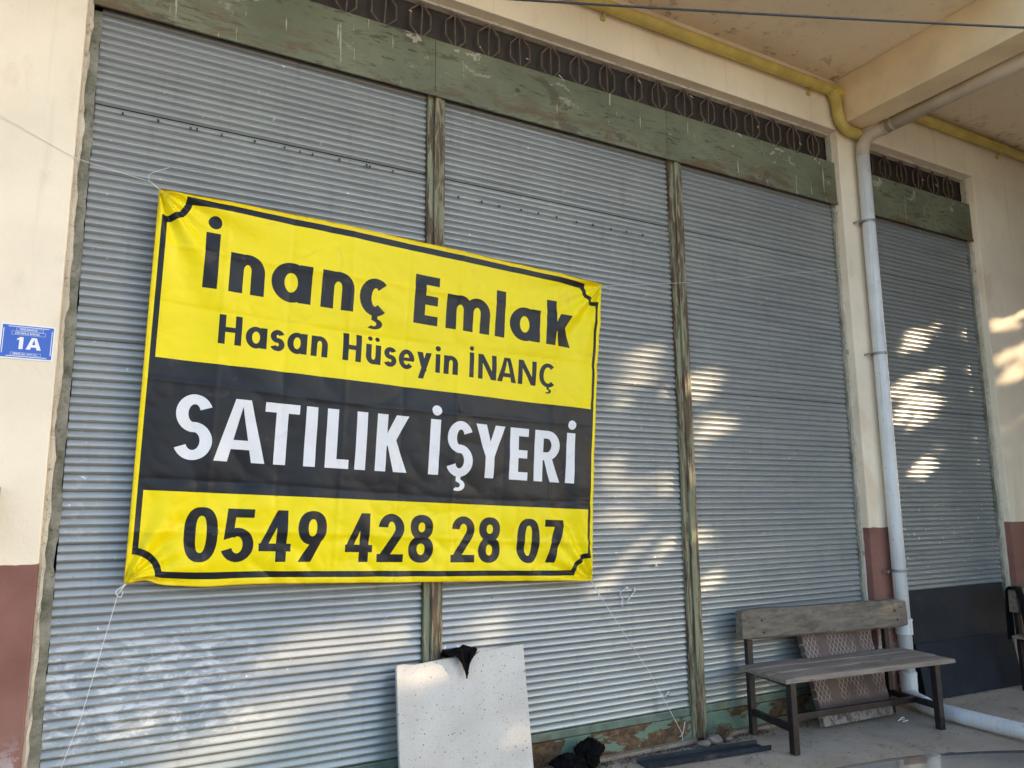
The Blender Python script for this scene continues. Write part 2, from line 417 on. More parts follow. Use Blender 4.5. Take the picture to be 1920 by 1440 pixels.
rough_strip(X0+.0005, -.138, -.052, .2, 4.3, M['chip'], 'plaster_edge', .014, -1, 4)
rough_strip(5.295, X1-.001, -.018, 0, 3.96, M['jamb'], 'jamb_strip', .008, 1, 7)
rough_strip(5.312, X1-.0005, -.045, .1, 4.6, M['chip'], 'plaster_edge', .008, 1, 12)
rough_strip(7.215, X3-.001, -.018, 0, 3.96, M['jamb'], 'jamb_strip', .008, 1, 17)
rough_strip(7.245, X3-.0005, -.045, .1, 4.6, M['chip'], 'plaster_edge', .010, 1, 22)

# ------------------------------------------------------------------ roller shutters
PITCH = .0395
PROFILE = [(0, .007), (.05, .004), (.11, -.0010), (.17, -.0066), (.225, -.0104), (.27, -.0122), (.31, -.0129), (.35, -.0130), (.40, -.0127), (.50, -.0115), (.62, -.0092), (.75, -.0060), (.86, -.0026), (.94, .0016), (1.0, .007)]
def make_shutter(xa, xb, z0, z1, label, name='roller_shutter'):
    t = thing(name, label, 'roller shutter', ((xa+xb)/2, 0, 0), group='grey roller shutters of the shopfront')
    L = (xb-xa)/2
    me = bpy.data.meshes.new('slat'); vs = []; fs = []
    for (z, y) in PROFILE: vs += [(-L, y*.82, z*PITCH), (L, y*.82, z*PITCH)]
    for i in range(len(PROFILE)-1): a = 2*i; fs.append((a, a+1, a+3, a+2))
    me.from_pydata(vs, [], fs); me.materials.append(M['slat']); me.shade_smooth()
    n = int(round((z1-z0)/PITCH))
    for i in range(n):
        o = bpy.data.objects.new('slat', me); COL.objects.link(o); o.parent = t
        o.location = (random.uniform(-.002, .002), random.uniform(-.0008, .0008), z0+i*PITCH)
        o.rotation_euler = (random.uniform(-.035, .035), random.uniform(-.0007, .0007), 0)
        if abs(o.location.z-3.425) < PITCH/2 or abs(o.location.z-2.27) < PITCH/2: o.location.y += .006; o.location.z -= .002
    bb = MB(); bb.box((-L, -.014, z0-.045), (L, .012, z0+.001)); bb.build('bottom_bar', M['slat_green'], t, bevel=.004)
    bk = MB(); bk.box((-L, .020, z0), (L, .034, z1)); bk.build('backing', M['dark_back'], t)
    return t
ZS = .205; ZE = 4.08
sh1 = make_shutter(-.096, 1.648, ZS, ZE, 'grey roller shutter with whitish smears low down beside the house number plate')
sh2 = make_shutter(1.762, 3.522, ZS, ZE, 'grey roller shutter between the two green posts, partly behind the banner')
sh3 = make_shutter(3.642, 5.296, ZS, ZE, 'grey roller shutter behind the wooden bench')
sh4 = make_shutter(5.78, 7.215, ZS, ZE, 'narrow grey roller shutter beyond the white downpipe above dark panels')
def dots(t, cx, xs, z):
    mb = MB()
    for x in xs:
        z_ = z+random.uniform(-.003, .003); ww = random.uniform(.0035, .006)
        mb.box((x-cx-ww, -.0155, z_-.007), (x-cx+ww, -.011, z_+.007))
    stuff(mb.build('vent_holes', M['dark_back'], t))
dots(sh1, .776, [.02+.158*i+random.uniform(-.01, .01) for i in range(10)]+[.37, .9, 1.3], 3.450)
dots(sh2, 2.642, [1.87+.142*i+random.uniform(-.01, .01) for i in range(11)], 3.371)

for pts_, r_ in (([(3.03, .985), (2.995, .965), (2.985, .945), (3.01, .92), (2.99, .895), (3.01, .875)], .0035), ([(3.03, .985), (3.045, .99), (3.05, .98)], .010), ([(3.10, .975), (3.095, .955), (3.06, .925), (3.03, .89)], .004), ([(3.105, .985), (3.10, .96)], .009), ([(3.28, 1.125), (3.29, 1.11)], .011), ([(3.315, .295), (3.33, .315), (3.36, .30)], .005), ([(3.345, .33), (3.34, .31)], .006)):
    m = MB(); m.tube([(x-2.642, -.0165, z) for x, z in pts_], r_*.8, 6); m.build('paint_splash', M['twine'], sh2, smooth=True)

# ------------------------------------------------------------------ posts, fascia, sills
def post(x0, x1, label):
    t = thing('shutter_post', label, 'post', ((x0+x1)/2, 0, 0), group='green shutter posts')
    h = (x1-x0)/2; c = 4.0
    a = MB(); a.box((-h, -.034, 0), (-h*.30, .05, c)); a.build('flange', M['post'], t, bevel=.004)
    a = MB(); a.box((h*.42, -.040, 0), (h, .05, c)); a.build('flange', M['post'], t, bevel=.004)
    a = MB(); a.box((-h*.298, -.052, .02), (h*.418, .05, c-.002)); a.build('cover_bar', M['post'], t, bevel=.006)
    return t
post(1.652, 1.760, 'peeling green and rust steel post running behind the middle of the banner')
post(3.526, 3.640, 'peeling green and rust steel post to the left of the wooden bench')
def fascia(xa, xb, label):
    t = thing('shutter_fascia', label, 'fascia', ((xa+xb)/2, 0, 3.97))
    L = (xb-xa)/2; n = max(2, int(round(2*L/1.85)))
    for i in range(n):
        p0 = -L+2*L*i/n; p1 = -L+2*L*(i+1)/n
        a = MB(); a.box((p0+.0008, -.060, 0), (p1-.0008, -.044+random.uniform(0, .002), .372)); a.build('sheet', M['fascia'], t, bevel=.003)
    a = MB(); a.box((-L, -.0425, .02), (L, .30, .36)); a.build('shutter_box', M['dark_back'], t)
    a = MB(); a.box((-L, -.066, -.004), (L, -.0605, .022)); a.build('drip_edge', M['fascia'], t, bevel=.002)
    return t
fascia(-.135, 5.322, 'long peeling dark green fascia above the three wide shutters')
fascia(5.74, 7.255, 'short peeling green fascia above the narrow shutter beyond the downpipe')
def sill(xa, xb, label):
    t = thing('rusty_sill', label, 'sill', ((xa+xb)/2, 0, 0))
    L = (xb-xa)/2
    mb = MB(); n = int(2*L/.05); vs = []
    for i in range(n+1):
        x = -L+2*L*i/n
        for (y, z) in ((.04, .0), (-.022, .0), (-.020, .05), (-.017, .11), (-.021, .158), (.04, .158)):
            vs.append((x, y+.006*noise.noise(Vector((x*6+xa, z*20, 3))), z))
    fs = [(i*6+k, i*6+k+1, i*6+k+7, i*6+k+6) for i in range(n) for k in range(5)]
    mb.add(vs, fs); mb.build('plate', M['sill'], t, smooth=False)
    mb = MB(); mb.box((-L, -.075, .0), (L, -.026, .028)); mb.build('ledge', M['ledge'], t, bevel=.006)
    return t
sill(-.09, 1.65, 'rusty green sill under the smeared shutter beside the leaning white slab')
sill(1.762, 3.524, 'rusty green sill between the white slab and the green post')
sill(3.642, 5.29, 'rusty sill behind the wooden bench legs')
sill(5.75, 7.22, 'rusty sill hidden behind the dark leaning panels')

# ------------------------------------------------------------------ transom grilles
def grille(xa, xb, xs, label):
    t = thing('transom_grille', label, 'grille', ((xa+xb)/2, 0, 4.342))
    cx = (xa+xb)/2
    a = MB(); a.box((xa-cx, .020, 0), (xb-cx, .04, .26)); a.build('panel', M['dark_back'], t)
    for x in xs:
        m = MB(); h = .258; r = .0056
        jx = random.uniform(-.013, .013)
        top, bot = Vector((x-cx+jx, -.012, h-.002)), Vector((x-cx, -.012, .006))
        hw = .073+random.uniform(-.010, .008)
        m.tube([bot, top.lerp(bot, .25)+Vector((random.uniform(-.008, .008), 0, 0)), top], r*.9, 6)
        for sgn in (-1, 1):
            q = [top, Vector((x-cx+sgn*hw, -.010, h*.70+random.uniform(-.01, .01))), Vector((x-cx+sgn*hw, -.010, h*.33+random.uniform(-.01, .01))), bot]
            for i in range(3): m.tube([q[i], q[i+1]], r, 6)
        m.build('grille_bar', M['grille'], t)
    a = MB()
    for x in xs:
        if random.random() < .45:
            p = Vector((x-cx+random.choice((-1, 1))*.06, -.016, random.uniform(.03, .22)))
            a.beam(p, p+Vector((random.uniform(-.03, .03), 0, random.uniform(-.02, .03))), .006, .003, (0, 1, 0))
    stuff(a.build('cobweb_scraps', M['chip'], t))
    return t
grille(X0, X1, [-.045+.2355*i for i in range(23)], 'long dark transom grille of hexagonal bars above the wide green fascia')
grille(X2, X3, [5.84+.2355*i for i in range(6)], 'short dark transom grille above the narrow shutter beyond the downpipe')

# ------------------------------------------------------------------ lettering as outlines in the plane of a sheet
def arc(cx, cy, rx, ry, wx, wy, a0, a1, n=22, e=2.0):
    def pt(ax, ay, a):
        c, s = math.cos(R(a)), math.sin(R(a))
        return (cx+ax*math.copysign(abs(c)**(2/e), c), cy+ay*math.copysign(abs(s)**(2/e), s))
    A = [a0+(a1-a0)*i/n for i in range(n+1)]
    return [pt(rx, ry, a) for a in A]+[pt(rx-wx, ry-wy, a) for a in reversed(A)]
def ring(cx, cy, rx, ry, wx, wy, e=2.0): return [arc(cx, cy, rx, ry, wx, wy, 0, 180, e=e), arc(cx, cy, rx, ry, wx, wy, 180, 360, e=e)]
def disc(cx, cy, rx, ry, n=20): return [(cx+rx*math.cos(2*math.pi*i/n), cy+ry*math.sin(2*math.pi*i/n)) for i in range(n)]
def rect(x0, y0, x1, y1): return [(x0, y0), (x1, y0), (x1, y1), (x0, y1)]
def cedilla(cx, b, w, h):
    return [rect(cx-w*.25, b-h*.10, cx+w*.25, b+h*.02), arc(cx-w*.08, b-h*.160, w*.80, h*.110, w*.52, h*.062, -125, 90, 12)]
def glyph(ch, x0, x1, b, c, xh, st):
    """outlines of one character between x0 and x1; b baseline, c cap line, xh x-height line, st stem width"""
    h = c-b; W_ = x1-x0; cx = (x0+x1)/2; th = st*.80; P = []; rx = W_/2
    xr = xh-b
    if ch in 'Iİl': P = [rect(x0, b, x1, c)]
    if ch == 'i': P = [rect(x0, b, x1, xh)]; P.append(disc(cx, xh+xr*.30, W_*.58, W_*.58))
    if ch == 'İ': r = W_*.48; P.append(disc(cx+W_*.06, c+h*.07+r, r, r))
    if ch == 'n':
        P = [rect(x0, b, x0+st, xh), arc(cx, xh-xr*.42, rx, xr*.43, st, th, 0, 180), rect(x1-st, b, x1, xh-xr*.40)]
    if ch in 'uü':
        P = [rect(x1-st, b, x1, xh), arc(cx, b+xr*.42, rx, xr*.43, st, th, 180, 360), rect(x0, b+xr*.40, x0+st, xh)]
        if ch == 'ü': P += [disc(cx-W_*.24, xh+xr*.30, st*.42, st*.42), disc(cx+W_*.24, xh+xr*.30, st*.42, st*.42)]
    if ch == 'm':
        s2 = st*.95; r2 = (W_+s2)/4
        P = [rect(x0, b, x0+s2, xh)]
        for q in (x0+r2, x1-r2): P += [arc(q, xh-xr*.42, r2, xr*.43, s2, th, 0, 180), rect(q+r2-s2, b, q+r2, xh-xr*.40)]
    if ch == 'a': P = ring(cx-.02*W_, (b+xh)/2, rx*.98, xr*.52, st*.98, th)+[rect(x1-st, b, x1, xh)]
    if ch == 'ç': P = [arc(cx+W_*.04, (b+xh)/2, rx*1.02, xr*.52, st, th, 48, 312)]+cedilla(cx+W_*.05, b, st, h)
    if ch == 'Ç': P = [arc(cx+W_*.06, (b+c)/2, rx*1.05, h*.51, st, th, 48, 312)]+cedilla(cx+W_*.05, b, st, h)
    if ch == 'e': P = [arc(cx, (b+xh)/2, rx, xr*.52, st*.95, th, 0, 318), rect(x0+st*.5, (b+xh)/2-th*.38, x1-st*.08, (b+xh)/2+th*.38)]
    if ch == 'E':
        P = [rect(x0, b, x0+st, c)]+[rect(x0+st*.5, y, x1 if i != 1 else x1-W_*.03, y+th) for i, y in enumerate((b, b+h*.5-th*.5, c-th))]
    if ch == 'H': P = [rect(x0, b, x0+st, c), rect(x1-st, b, x1, c), rect(x0+st*.5, b+h*.5-th*.5, x1-st*.5, b+h*.5+th*.5)]
    if ch == 'L': P = [rect(x0, b, x0+st, c), rect(x0+st*.5, b, x1, b+th)]
    if ch == 'T': P = [rect(x0, c-th, x1, c), rect(cx-st/2, b, cx+st/2, c-th*.5)]
    if ch in 'kK':
        top = xh if ch == 'k' else c; mid = b+(top-b)*.50
        P = [rect(x0, b, x0+st, c), [(x0+st*.9, mid-.06*h), (x0+st*.9, mid+.12*h), (x1-st*1.25, top), (x1-st*.02, top), (x0+st*1.75, mid)],
             [(x0+st*1.0, mid+.02*h), (x0+st*1.75, mid+.13*h), (x1, b), (x1-st*1.3, b)]]
    if ch in 'sS' or ch == 'Ş':
        top = xh if ch == 's' else c; hh = top-b; ry = (hh*1.03+th)/4
        P = [arc(cx, top+hh*.012-ry, rx*.95, ry, st*.93, th, 22, 272, 26), arc(cx, b-hh*.012+ry, rx, ry, st*.93, th, 92, -156, 26)]
        if ch == 'Ş': P += cedilla(cx, b, st, h)
    if ch == 'y':
        P = [[(x0, xh), (x0+st*1.1, xh), (cx+st*.55, b), (cx-st*.35, b)], [(x1-st*1.05, xh), (x1, xh), (cx-st*.10, b-h*.30), (cx-st*1.1, b-h*.30)]]
    if ch == 'Y': P = [rect(cx-st/2, b, cx+st/2, b+h*.45), [(x0, c), (x0+st*1.15, c), (cx+st*.45, b+h*.40), (cx-st*.5, b+h*.40)], [(x1, c), (x1-st*1.15, c), (cx-st*.45, b+h*.40), (cx+st*.5, b+h*.40)]]
    if ch == 'N': P = [rect(x0, b, x0+st*.95, c), rect(x1-st*.95, b, x1, c), [(x0, c), (x0+st*1.05, c), (x1, b), (x1-st*1.05, b)]]
    if ch == 'A':
        t = st*.62
        P = [[(x0, b), (x0+st*1.08, b), (cx+t*.2, c), (cx-t, c)], [(x1, b), (x1-st*1.08, b), (cx-t*.2, c), (cx+t, c)], rect(x0+W_*.22, b+h*.20, x1-W_*.22, b+h*.20+th*.95), rect(cx-t*.8, c-h*.12, cx+t*.8, c)]
    if ch == 'R':
        ry = h*.29
        P = [rect(x0, b, x0+st, c), rect(x0+st*.5, c-th, cx, c), rect(x0+st*.5, c-2*ry, cx, c-2*ry+th), arc(cx-W_*.04, c-ry, rx*.97, ry, st, th, -90, 90), [(x0+st*1.0, c-2*ry+th*.6), (cx+st*.35, c-2*ry+th*.6), (x1, b), (x1-st*1.2, b)]]
    if ch == '0': P = ring(cx, (b+c)/2, rx, h*.51, st, th, 2.5)
    if ch == '8': P = ring(cx, c-h*.258, rx*.93, h*.268, st*.93, th, 2.2)+ring(cx, b+h*.275, rx, h*.285, st*.97, th, 2.2)
    if ch == '9': P = ring(cx, c-h*.325, rx, h*.335, st, th, 2.2)+[[(x1-st*.10, c-h*.43), (x1-st*1.2, c-h*.50), (x0+st*.18, b), (x0+st*1.45, b)]]
    if ch == '4': P = [rect(x1-st*1.42, b, x1-st*.42, c), rect(x0, b+h*.20, x1, b+h*.20+th*.92), [(x0, b+h*.20+th*.5), (x0+st*.80, b+h*.20+th*.5), (x1-st*.70, c), (x1-st*1.42, c)]]
    if ch == '2':
        P = [rect(x0, b, x1, b+th), arc(cx, c-h*.285, rx*.97, h*.295, st, th, -28, 178), [(x0, b+th*.3), (x0+st*1.42, b+th*.95), (cx+rx*.97*.883, c-h*.285-h*.295*.47), (cx+(rx*.97-st)*.883, c-h*.285-(h*.295-th)*.47)]]
    if ch == '5': P = [rect(x0+W_*.14, c-th, x1-W_*.04, c), [(x0+W_*.06, b+h*.40), (x0+W_*.14, c), (x0+W_*.14+st*.85, c), (x0+W_*.06+st*.85, b+h*.46)], arc(cx-W_*.02, b+h*.315, rx*1.02, h*.325, st, th, 128, -158, 28)]
    if ch == '7': P = [rect(x0, c-th, x1, c), [(x1, c-th*.5), (x1-st*1.25, c-th*.5), (x0+W_*.16, b), (x0+W_*.16+st*1.1, b)]]
    if ch == '1': P = [rect(x1-st, b, x1, c), [(x0, c-h*.28), (x0, c-h*.14), (x1-st*.6, c), (x1-st*.4, c-h*.13)]]
    return P

# ------------------------------------------------------------------ banner
BW, BH = 2.62, 1.89
cTL, cTR, cBR, cBL = (.208, 3.055), (2.846, 2.923), (2.729, 1.057), (.175, 1.169)
LINES = [
 (1.435, 1.722, 1.640, .068, [('İ', .229, .297), ('n', .351, .525), ('a', .560, .766), ('n', .818, .996), ('ç', 1.022, 1.198), ('E', 1.348, 1.497), ('m', 1.548, 1.832), ('l', 1.870, 1.935), ('a', 1.970, 2.173), ('k', 2.217, 2.397)]),
 (1.163, 1.313, 1.272, .032, [('H', .322, .432), ('a', .453, .557), ('s', .572, .647), ('a', .661, .762), ('n', .783, .872), ('H', .953, 1.057), ('ü', 1.083, 1.170), ('s', 1.187, 1.262), ('e', 1.275, 1.369), ('y', 1.384, 1.472), ('i', 1.496, 1.524), ('n', 1.546, 1.633), ('İ', 1.709, 1.739), ('N', 1.768, 1.888), ('A', 1.895, 2.026), ('N', 2.037, 2.161), ('Ç', 2.178, 2.297)]),
 (.583, .893, .80, .060, [('S', .155, .331), ('A', .344, .589), ('T', .575, .748), ('I', .782, .842), ('L', .893, 1.020), ('I', 1.054, 1.113), ('K', 1.168, 1.351), ('İ', 1.480, 1.541), ('Ş', 1.583, 1.751), ('Y', 1.766, 1.965), ('E', 2.000, 2.126), ('R', 2.171, 2.355), ('İ', 2.394, 2.454)]),
 (.105, .357, .28, .052, [('0', .239, .392), ('5', .412, .566), ('4', .589, .747), ('9', .777, .927), ('4', 1.030, 1.182), ('2', 1.209, 1.358), ('8', 1.386, 1.533), ('2', 1.639, 1.793), ('8', 1.817, 1.963), ('0', 2.074, 2.224), ('7', 2.254, 2.395)]),
]
def banner_depth(a, b):
    """how far the sheet stands from its mean plane (towards the street is negative)"""
    d = 0.
    for k, (tx, ty, ph) in enumerate(((0, BH, .3), (BW, BH, 1.1), (0, 0, .7), (BW, 0, 2.0))):
        r = math.hypot(a-tx, b-ty); th = math.atan2(min(b-ty, -1e-6) if ty else b-ty, a-tx)
        d += .020*math.exp(-r/.30)*math.sin(th*15+ph+.8*r)*min(1, r/.05)
        d += .012*math.exp(-r/.75)*math.sin(th*9+ph)
    for i, fa in enumerate((.33, .655, .98, 1.31, 1.635, 1.96, 2.29)):
        q = (a-fa)/.012; d += (.0052 if i % 2 else -.0055)*math.exp(-abs(q))*(.5+.5*noise.noise(Vector((i*3.1, b*2.2, 0))))
        d += (.0034 if i % 2 else -.0034)*math.exp(-abs(a-fa)/.07)
    for i, fb in enumerate((.235, .47, .945, 1.33, 1.63)):
        fbb = fb+.012*math.sin(a*2.1+i); q = (b-fbb)/.013; d += (.0075 if i % 2 else -.008)*math.exp(-abs(q))*(.65+.4*noise.noise(Vector((a*1.5, i*4.7, 0))))
        d += (.0045 if i % 2 else -.0045)*math.exp(-abs(b-fbb)/.09)
    v = Vector((a*1.7, b*2.3, .4)); d += .010*noise.noise(v)
    low = 1/(1+math.exp((b-.36)*14))                   # the foot of the sheet is more crumpled
    rd = 1-abs(noise.noise(Vector((a*4.2, b*5.2, 5.))))*2; d += (.0055+.009*low)*rd
    rd = 1-abs(noise.noise(Vector((a*9+b*4, b*9-a*3, 8.))))*2; d += (.0018+.004*low)*rd
    d += .006*math.sin(a*3.3+b*1.2+.6)
    return d
def banner_point(a, b):
    s, t = a/BW, b/BH
    x = (1-s)*(1-t)*cBL[0]+s*(1-t)*cBR[0]+s*t*cTR[0]+(1-s)*t*cTL[0]
    z = (1-s)*(1-t)*cBL[1]+s*(1-t)*cBR[1]+s*t*cTR[1]+(1-s)*t*cTL[1]
    q = max(0., (t-.90)/.10); z += .030*(4*s*(1-s))**.8*q*q
    q = max(0., 1-t/.06); z += (.020*math.exp(-((a-.09)/.05)**2)-.012*math.exp(-((a-.35)/.16)**2))*q
    q = max(0., (s-.97)/.03); x -= .018*q*math.sin(math.pi*t)
    return (x, -.102+banner_depth(a, b), z)
def make_banner():
    polys = []                                          # (outline, material index); later ones lie on top
    K = polys.append
    rim = .021
    K((rect(0, 0, BW, rim*.9), 3)); K((rect(0, BH-rim*.9, BW, BH), 3)); K((rect(0, rim*.9, rim*.55, BH-rim*.9), 3))
    L0, L1_, b0, b1, bw = .022, BW-.026, .030, BH-.020, .030; rc = .105
    K((rect(L0, b0+rc, L0+bw*.85, b1-rc), 1)); K((rect(L1_-bw*.85, b0+rc, L1_, b1-rc), 1))
    K((rect(L0+rc, b0, L1_-rc, b0+bw), 1)); K((rect(L0+rc, b1-bw, L1_-rc, b1), 1))
    for (x, y, a0) in ((L0, b0, 0), (L1_, b0, 90), (L1_, b1, 180), (L0, b1, 270)):
        K((arc(x, y, rc+bw*1.05, rc+bw*1.05, bw*1.05, bw*1.05, a0, a0+90, 14), 1))
    K((rect(L0+.001, .428, L1_-.001, 1.058), 1))
    for i, (b, c, xh, st, chars) in enumerate(LINES):
        for ch, x0, x1 in chars:
            for p in glyph(ch, x0, x1, b, c, xh, st): K((p, 2 if i == 2 else 1))
    verts = []; faces = []
    nx, ny = 300, 216
    for j in range(ny+1):
        for i in range(nx+1):
            jx = 0 if i in (0, nx) else random.uniform(-.0015, .0015); jy = 0 if j in (0, ny) else random.uniform(-.0015, .0015)
            verts.append(Vector((BW*i/nx+jx, BH*j/ny+jy)))
    for p, m in polys:
        pts = [Vector((min(BW, max(0, q[0])), min(BH, max(0, q[1])))) for q in p]
        ar = sum(pts[i].x*pts[(i+1) % len(pts)].y-pts[(i+1) % len(pts)].x*pts[i].y for i in range(len(pts)))
        if ar < 0: pts.reverse()
        pts = [p_.lerp(q_, k/n_) for p_, q_ in zip(pts, pts[1:]+pts[:1]) for n_ in (max(1, int((q_-p_).length/.016)),) for k in range(n_)]
        o = len(verts); verts += pts; faces.append(list(range(o, o+len(pts))))
    V, Ed, F, ov, oe, of = geometry.delaunay_2d_cdt(verts, [], faces, 0, 1e-6)
    mi = [polys[max(s)][1] if s else 0 for s in of]
    me = bpy.data.meshes.new('advertising_banner')
    me.from_pydata([banner_point(v.x, v.y) for v in V], [], [tuple(f) for f in F])
    for k in ('v_yellow', 'v_black', 'v_white', 'v_hem'): me.materials.append(M[k])
    me.polygons.foreach_set('material_index', mi); me.shade_smooth(); me.update()
    o = bpy.data.objects.new('advertising_banner', me); COL.objects.link(o)
    sd = o.modifiers.new('thickness', 'SOLIDIFY'); sd.thickness = .0012; sd.offset = -1
    return tag(o, 'yellow and black sale banner with large lettering tied across the shutters', 'banner')
make_banner()

# twine at the four corners
def string(pts, label, r=.0016, extra=()):
    t = MB(); t.tube(pts, r, 6)
    for e in extra: t.tube(e, r*1.15, 6)
    return tag(t.build('tie_string', M['twine'], smooth=True), label, 'string')
TL, TR, BR_, BL_ = [Vector(banner_point(*p)) for p in ((0, BH), (BW, BH), (BW, 0), (0, 0))]
string([TL+Vector((.01, 0, -.012)), TL+Vector((-.045, 0, .025)), (-.16, -.104, 3.135), (-.63, -.112, 3.345)], 'thin white string from the upper banner corner to the wall above the number plate', .0013,
       [smooth_path([TL+Vector((-.045, 0, .025)), TL+Vector((-.05, -.01, .055)), TL+Vector((-.01, -.01, .085)), TL+Vector((.04, -.005, .115))], 4), [TL+Vector((.012, -.003, -.014)), TL+Vector((-.03, -.004, .012))], [TL+Vector((.012, .003, -.014)), TL+Vector((-.04, .004, .03))]])
string([BL_+Vector((.012, 0, .012)), BL_+Vector((-.02, 0, -.04)), (.045, -.09, .62), (-.035, -.08, .36), (-.09, -.07, .17), (-.10, -.045, .02)], 'thin white string from the lower banner corner down past the smeared shutter', .0017,
       [smooth_path([BL_+Vector((.005, 0, .0)), BL_+Vector((-.03, -.005, -.03)), BL_+Vector((-.01, -.005, -.055)), BL_+Vector((.0, 0, -.03))], 4), [BL_+Vector((.014, -.002, .010)), BL_+Vector((-.022, 0, -.045))]])
string([BR_+Vector((-.012, 0, .012)), BR_+Vector((.03, 0, -.05)), (3.18, -.06, .45), (3.40, -.065, .085), (3.415, -.06, .018)], 'thin white string from the lower banner corner to the sill beside the post', .0019,
       [smooth_path([BR_+Vector((.02, 0, -.03)), BR_+Vector((.045, -.01, -.08)), BR_+Vector((.035, -.01, -.115))], 4), [BR_+Vector((-.01, -.003, .014)), BR_+Vector((.03, 0, -.05))], smooth_path([(3.385, -.062, .06), (3.40, -.075, .08), (3.42, -.078, .15)], 4)])
string([TR+Vector((-.012, 0, -.012)), TR+Vector((.06, 0, .005)), (3.60, -.075, 3.055), (5.36, -.112, 3.41), (5.49, -.145, 3.43)], 'thin white string from the upper banner corner across to the downpipe', .0010,
       [[TR+Vector((-.012, -.003, -.014)), TR+Vector((.05, 0, .0))]])

# ------------------------------------------------------------------ house number plate
def plate():
    W_, H_ = .205, .157
    t = thing('number_plate', 'blue and white house number plate 1A on the cream wall', 'sign', (-.277, WY-.004, 2.240)); t.rotation_euler = (0, R(.6), 0)
    polys = [(rect(.006, .006, W_-.006, H_-.006), 1)]
    for r_ in (rect(.028, .011, W_-.025, .0138), rect(.028, H_-.0138, W_-.025, H_-.011), rect(.010, .024, .0128, H_-.022), rect(W_-.0128, .024, W_-.010, H_-.022)): polys.append((r_, 0))
    def frame(x0, y0, x1, y1, w=.0009): return [(rect(x0, y0, x1, y0+w), 0), (rect(x0, y1-w, x1, y1), 0), (rect(x0, y0+w, x0+w, y1-w), 0), (rect(x1-w, y0+w, x1, y1-w), 0)]
    polys += frame(.058, H_-.031, W_-.045, H_-.018)+frame(.042, H_-.049, W_-.036, H_-.0325)+frame(.043, .017, W_-.047, .0295)
    for p in glyph('1', .064, .088, .045, .099, .08, .0155): polys.append((p, 0))
    for p in glyph('A', .099, .157, .045, .099, .08, .0155): polys.append((p, 0))
    V = [Vector(p) for p in rect(0, 0, W_, H_)]; F = [[0, 1, 2, 3]]; pm = [0]
    for p, m in polys:
        ar = sum(p[i][0]*p[(i+1) % len(p)][1]-p[(i+1) % len(p)][0]*p[i][1] for i in range(len(p)))
        p = list(p) if ar > 0 else list(reversed(p))
        o = len(V); V += [Vector(q) for q in p]; F.append(list(range(o, o+len(p)))); pm.append(m)
    V, Ed, Fc, a_, b_, of = geometry.delaunay_2d_cdt(V, [], F, 1, 1e-7)
    me = bpy.data.meshes.new('plate'); me.from_pydata([(v.x-W_/2, 0, v.y-H_/2) for v in V], [], [tuple(f) for f in Fc])
    me.materials.append(M['plate_white']); me.materials.append(M['plate_blue'])
    me.polygons.foreach_set('material_index', [pm[max(s)] if s else 0 for s in of])
    o = bpy.data.objects.new('plate', me); COL.objects.link(o); o.parent = t
    b = MB(); b.box((-W_/2, .0003, -H_/2), (W_/2, .0035, H_/2)); b.build('plate_back', M['plate_white'], t)
    for txt, sz, x, z in (('YENİ MAHALLE', .0095, -.032, .0515), ('372 NOLU SOKAK', .0115, -.049, .0335), ('KİMLİK NO : 488761581', .0088, -.050, -.0585)):
        cu = bpy.data.curves.new('print', 'FONT'); cu.body = txt; cu.size = sz; cu.offset = .00025
        tmp = bpy.data.objects.new('tmp', cu); COL.objects.link(tmp); dg = bpy.context.evaluated_depsgraph_get()
        m = bpy.data.meshes.new_from_object(tmp.evaluated_get(dg)); bpy.data.objects.remove(tmp); bpy.data.curves.remove(cu)
        m.materials.clear(); m.materials.append(M['plate_white'])
        o = bpy.data.objects.new('print', m); COL.objects.link(o); o.parent = t; o.location = (x, -.0006, z); o.rotation_euler.x = R(90)
plate()
b = MB(); b.box((-.62, -.19, 1.36), (-.322, WY+.001, 1.607)); bx = b.build('meter_box', M['box'], bevel=.006)
tag(bx, 'small grey metal meter box on the cream wall below the number plate', 'box')

# ------------------------------------------------------------------ pipes and cable
PX, PY, PR = 5.545, -.172, .052
t = thing('downpipe', 'white plastic downpipe clamped to the pillar between the shutters', 'pipe', (PX, PY, 0))
def bracket_ring(mb, c, r, w, axis='z', n=20):
    c = Vector(c); d = {'z': Vector((0, 0, 1)), 'x': Vector((1, 0, 0)), 'y': Vector((0, 1, 0))}[axis]
    mb.tube([c-d*w/2, c+d*w/2], r, n)
m = MB(); m.tube([(0, 0, .10), (0, 0, 1.6), (.0, 0, 3.2), (0, 0, 4.44)], PR, 24); m.build('pipe', M['white_pvc'], t, smooth=True).data.shade_smooth()
for z in (.18, .57):
    m = MB(); m.tube([(0, 0, z-.055), (0, 0, z-.05), (0, 0, z+.035), (0, 0, z+.045)], [PR+.004, PR+.009, PR+.009, PR+.004], 24); m.tube([(0, 0, z+.045), (0, 0, z+.062)], PR+.012, 24); m.build('socket', M['white_pvc'], t)
for z in (3.82, 2.70, .99):
    m = MB(); bracket_ring(m, (0, 0, z), PR+.004, .022); m.beam((-.03, .055, z), (-.115, .012, z-.006), .006, .018); m.beam((-.10, .02, z-.005), (-.10, .068, z-.005), .008, .014); m.build('clamp', M['steel'], t)
m = MB(); m.tube(smooth_path([(0, 0, .13), (-.005, -.01, .085), (-.04, -.07, .062), (-.115, -.20, .06)], 6), PR+.006, 20); m.build('elbow', M['white_pvc'], t, smooth=True)
m = MB(); m.tube(smooth_path([(0, 0, 4.40), (.005, -.01, 4.50), (.05, -.05, 4.585), (.125, -.12, 4.628)], 6), PR+.001, 20)
m.build('top_elbow', M['tan_pvc'], t, smooth=True)
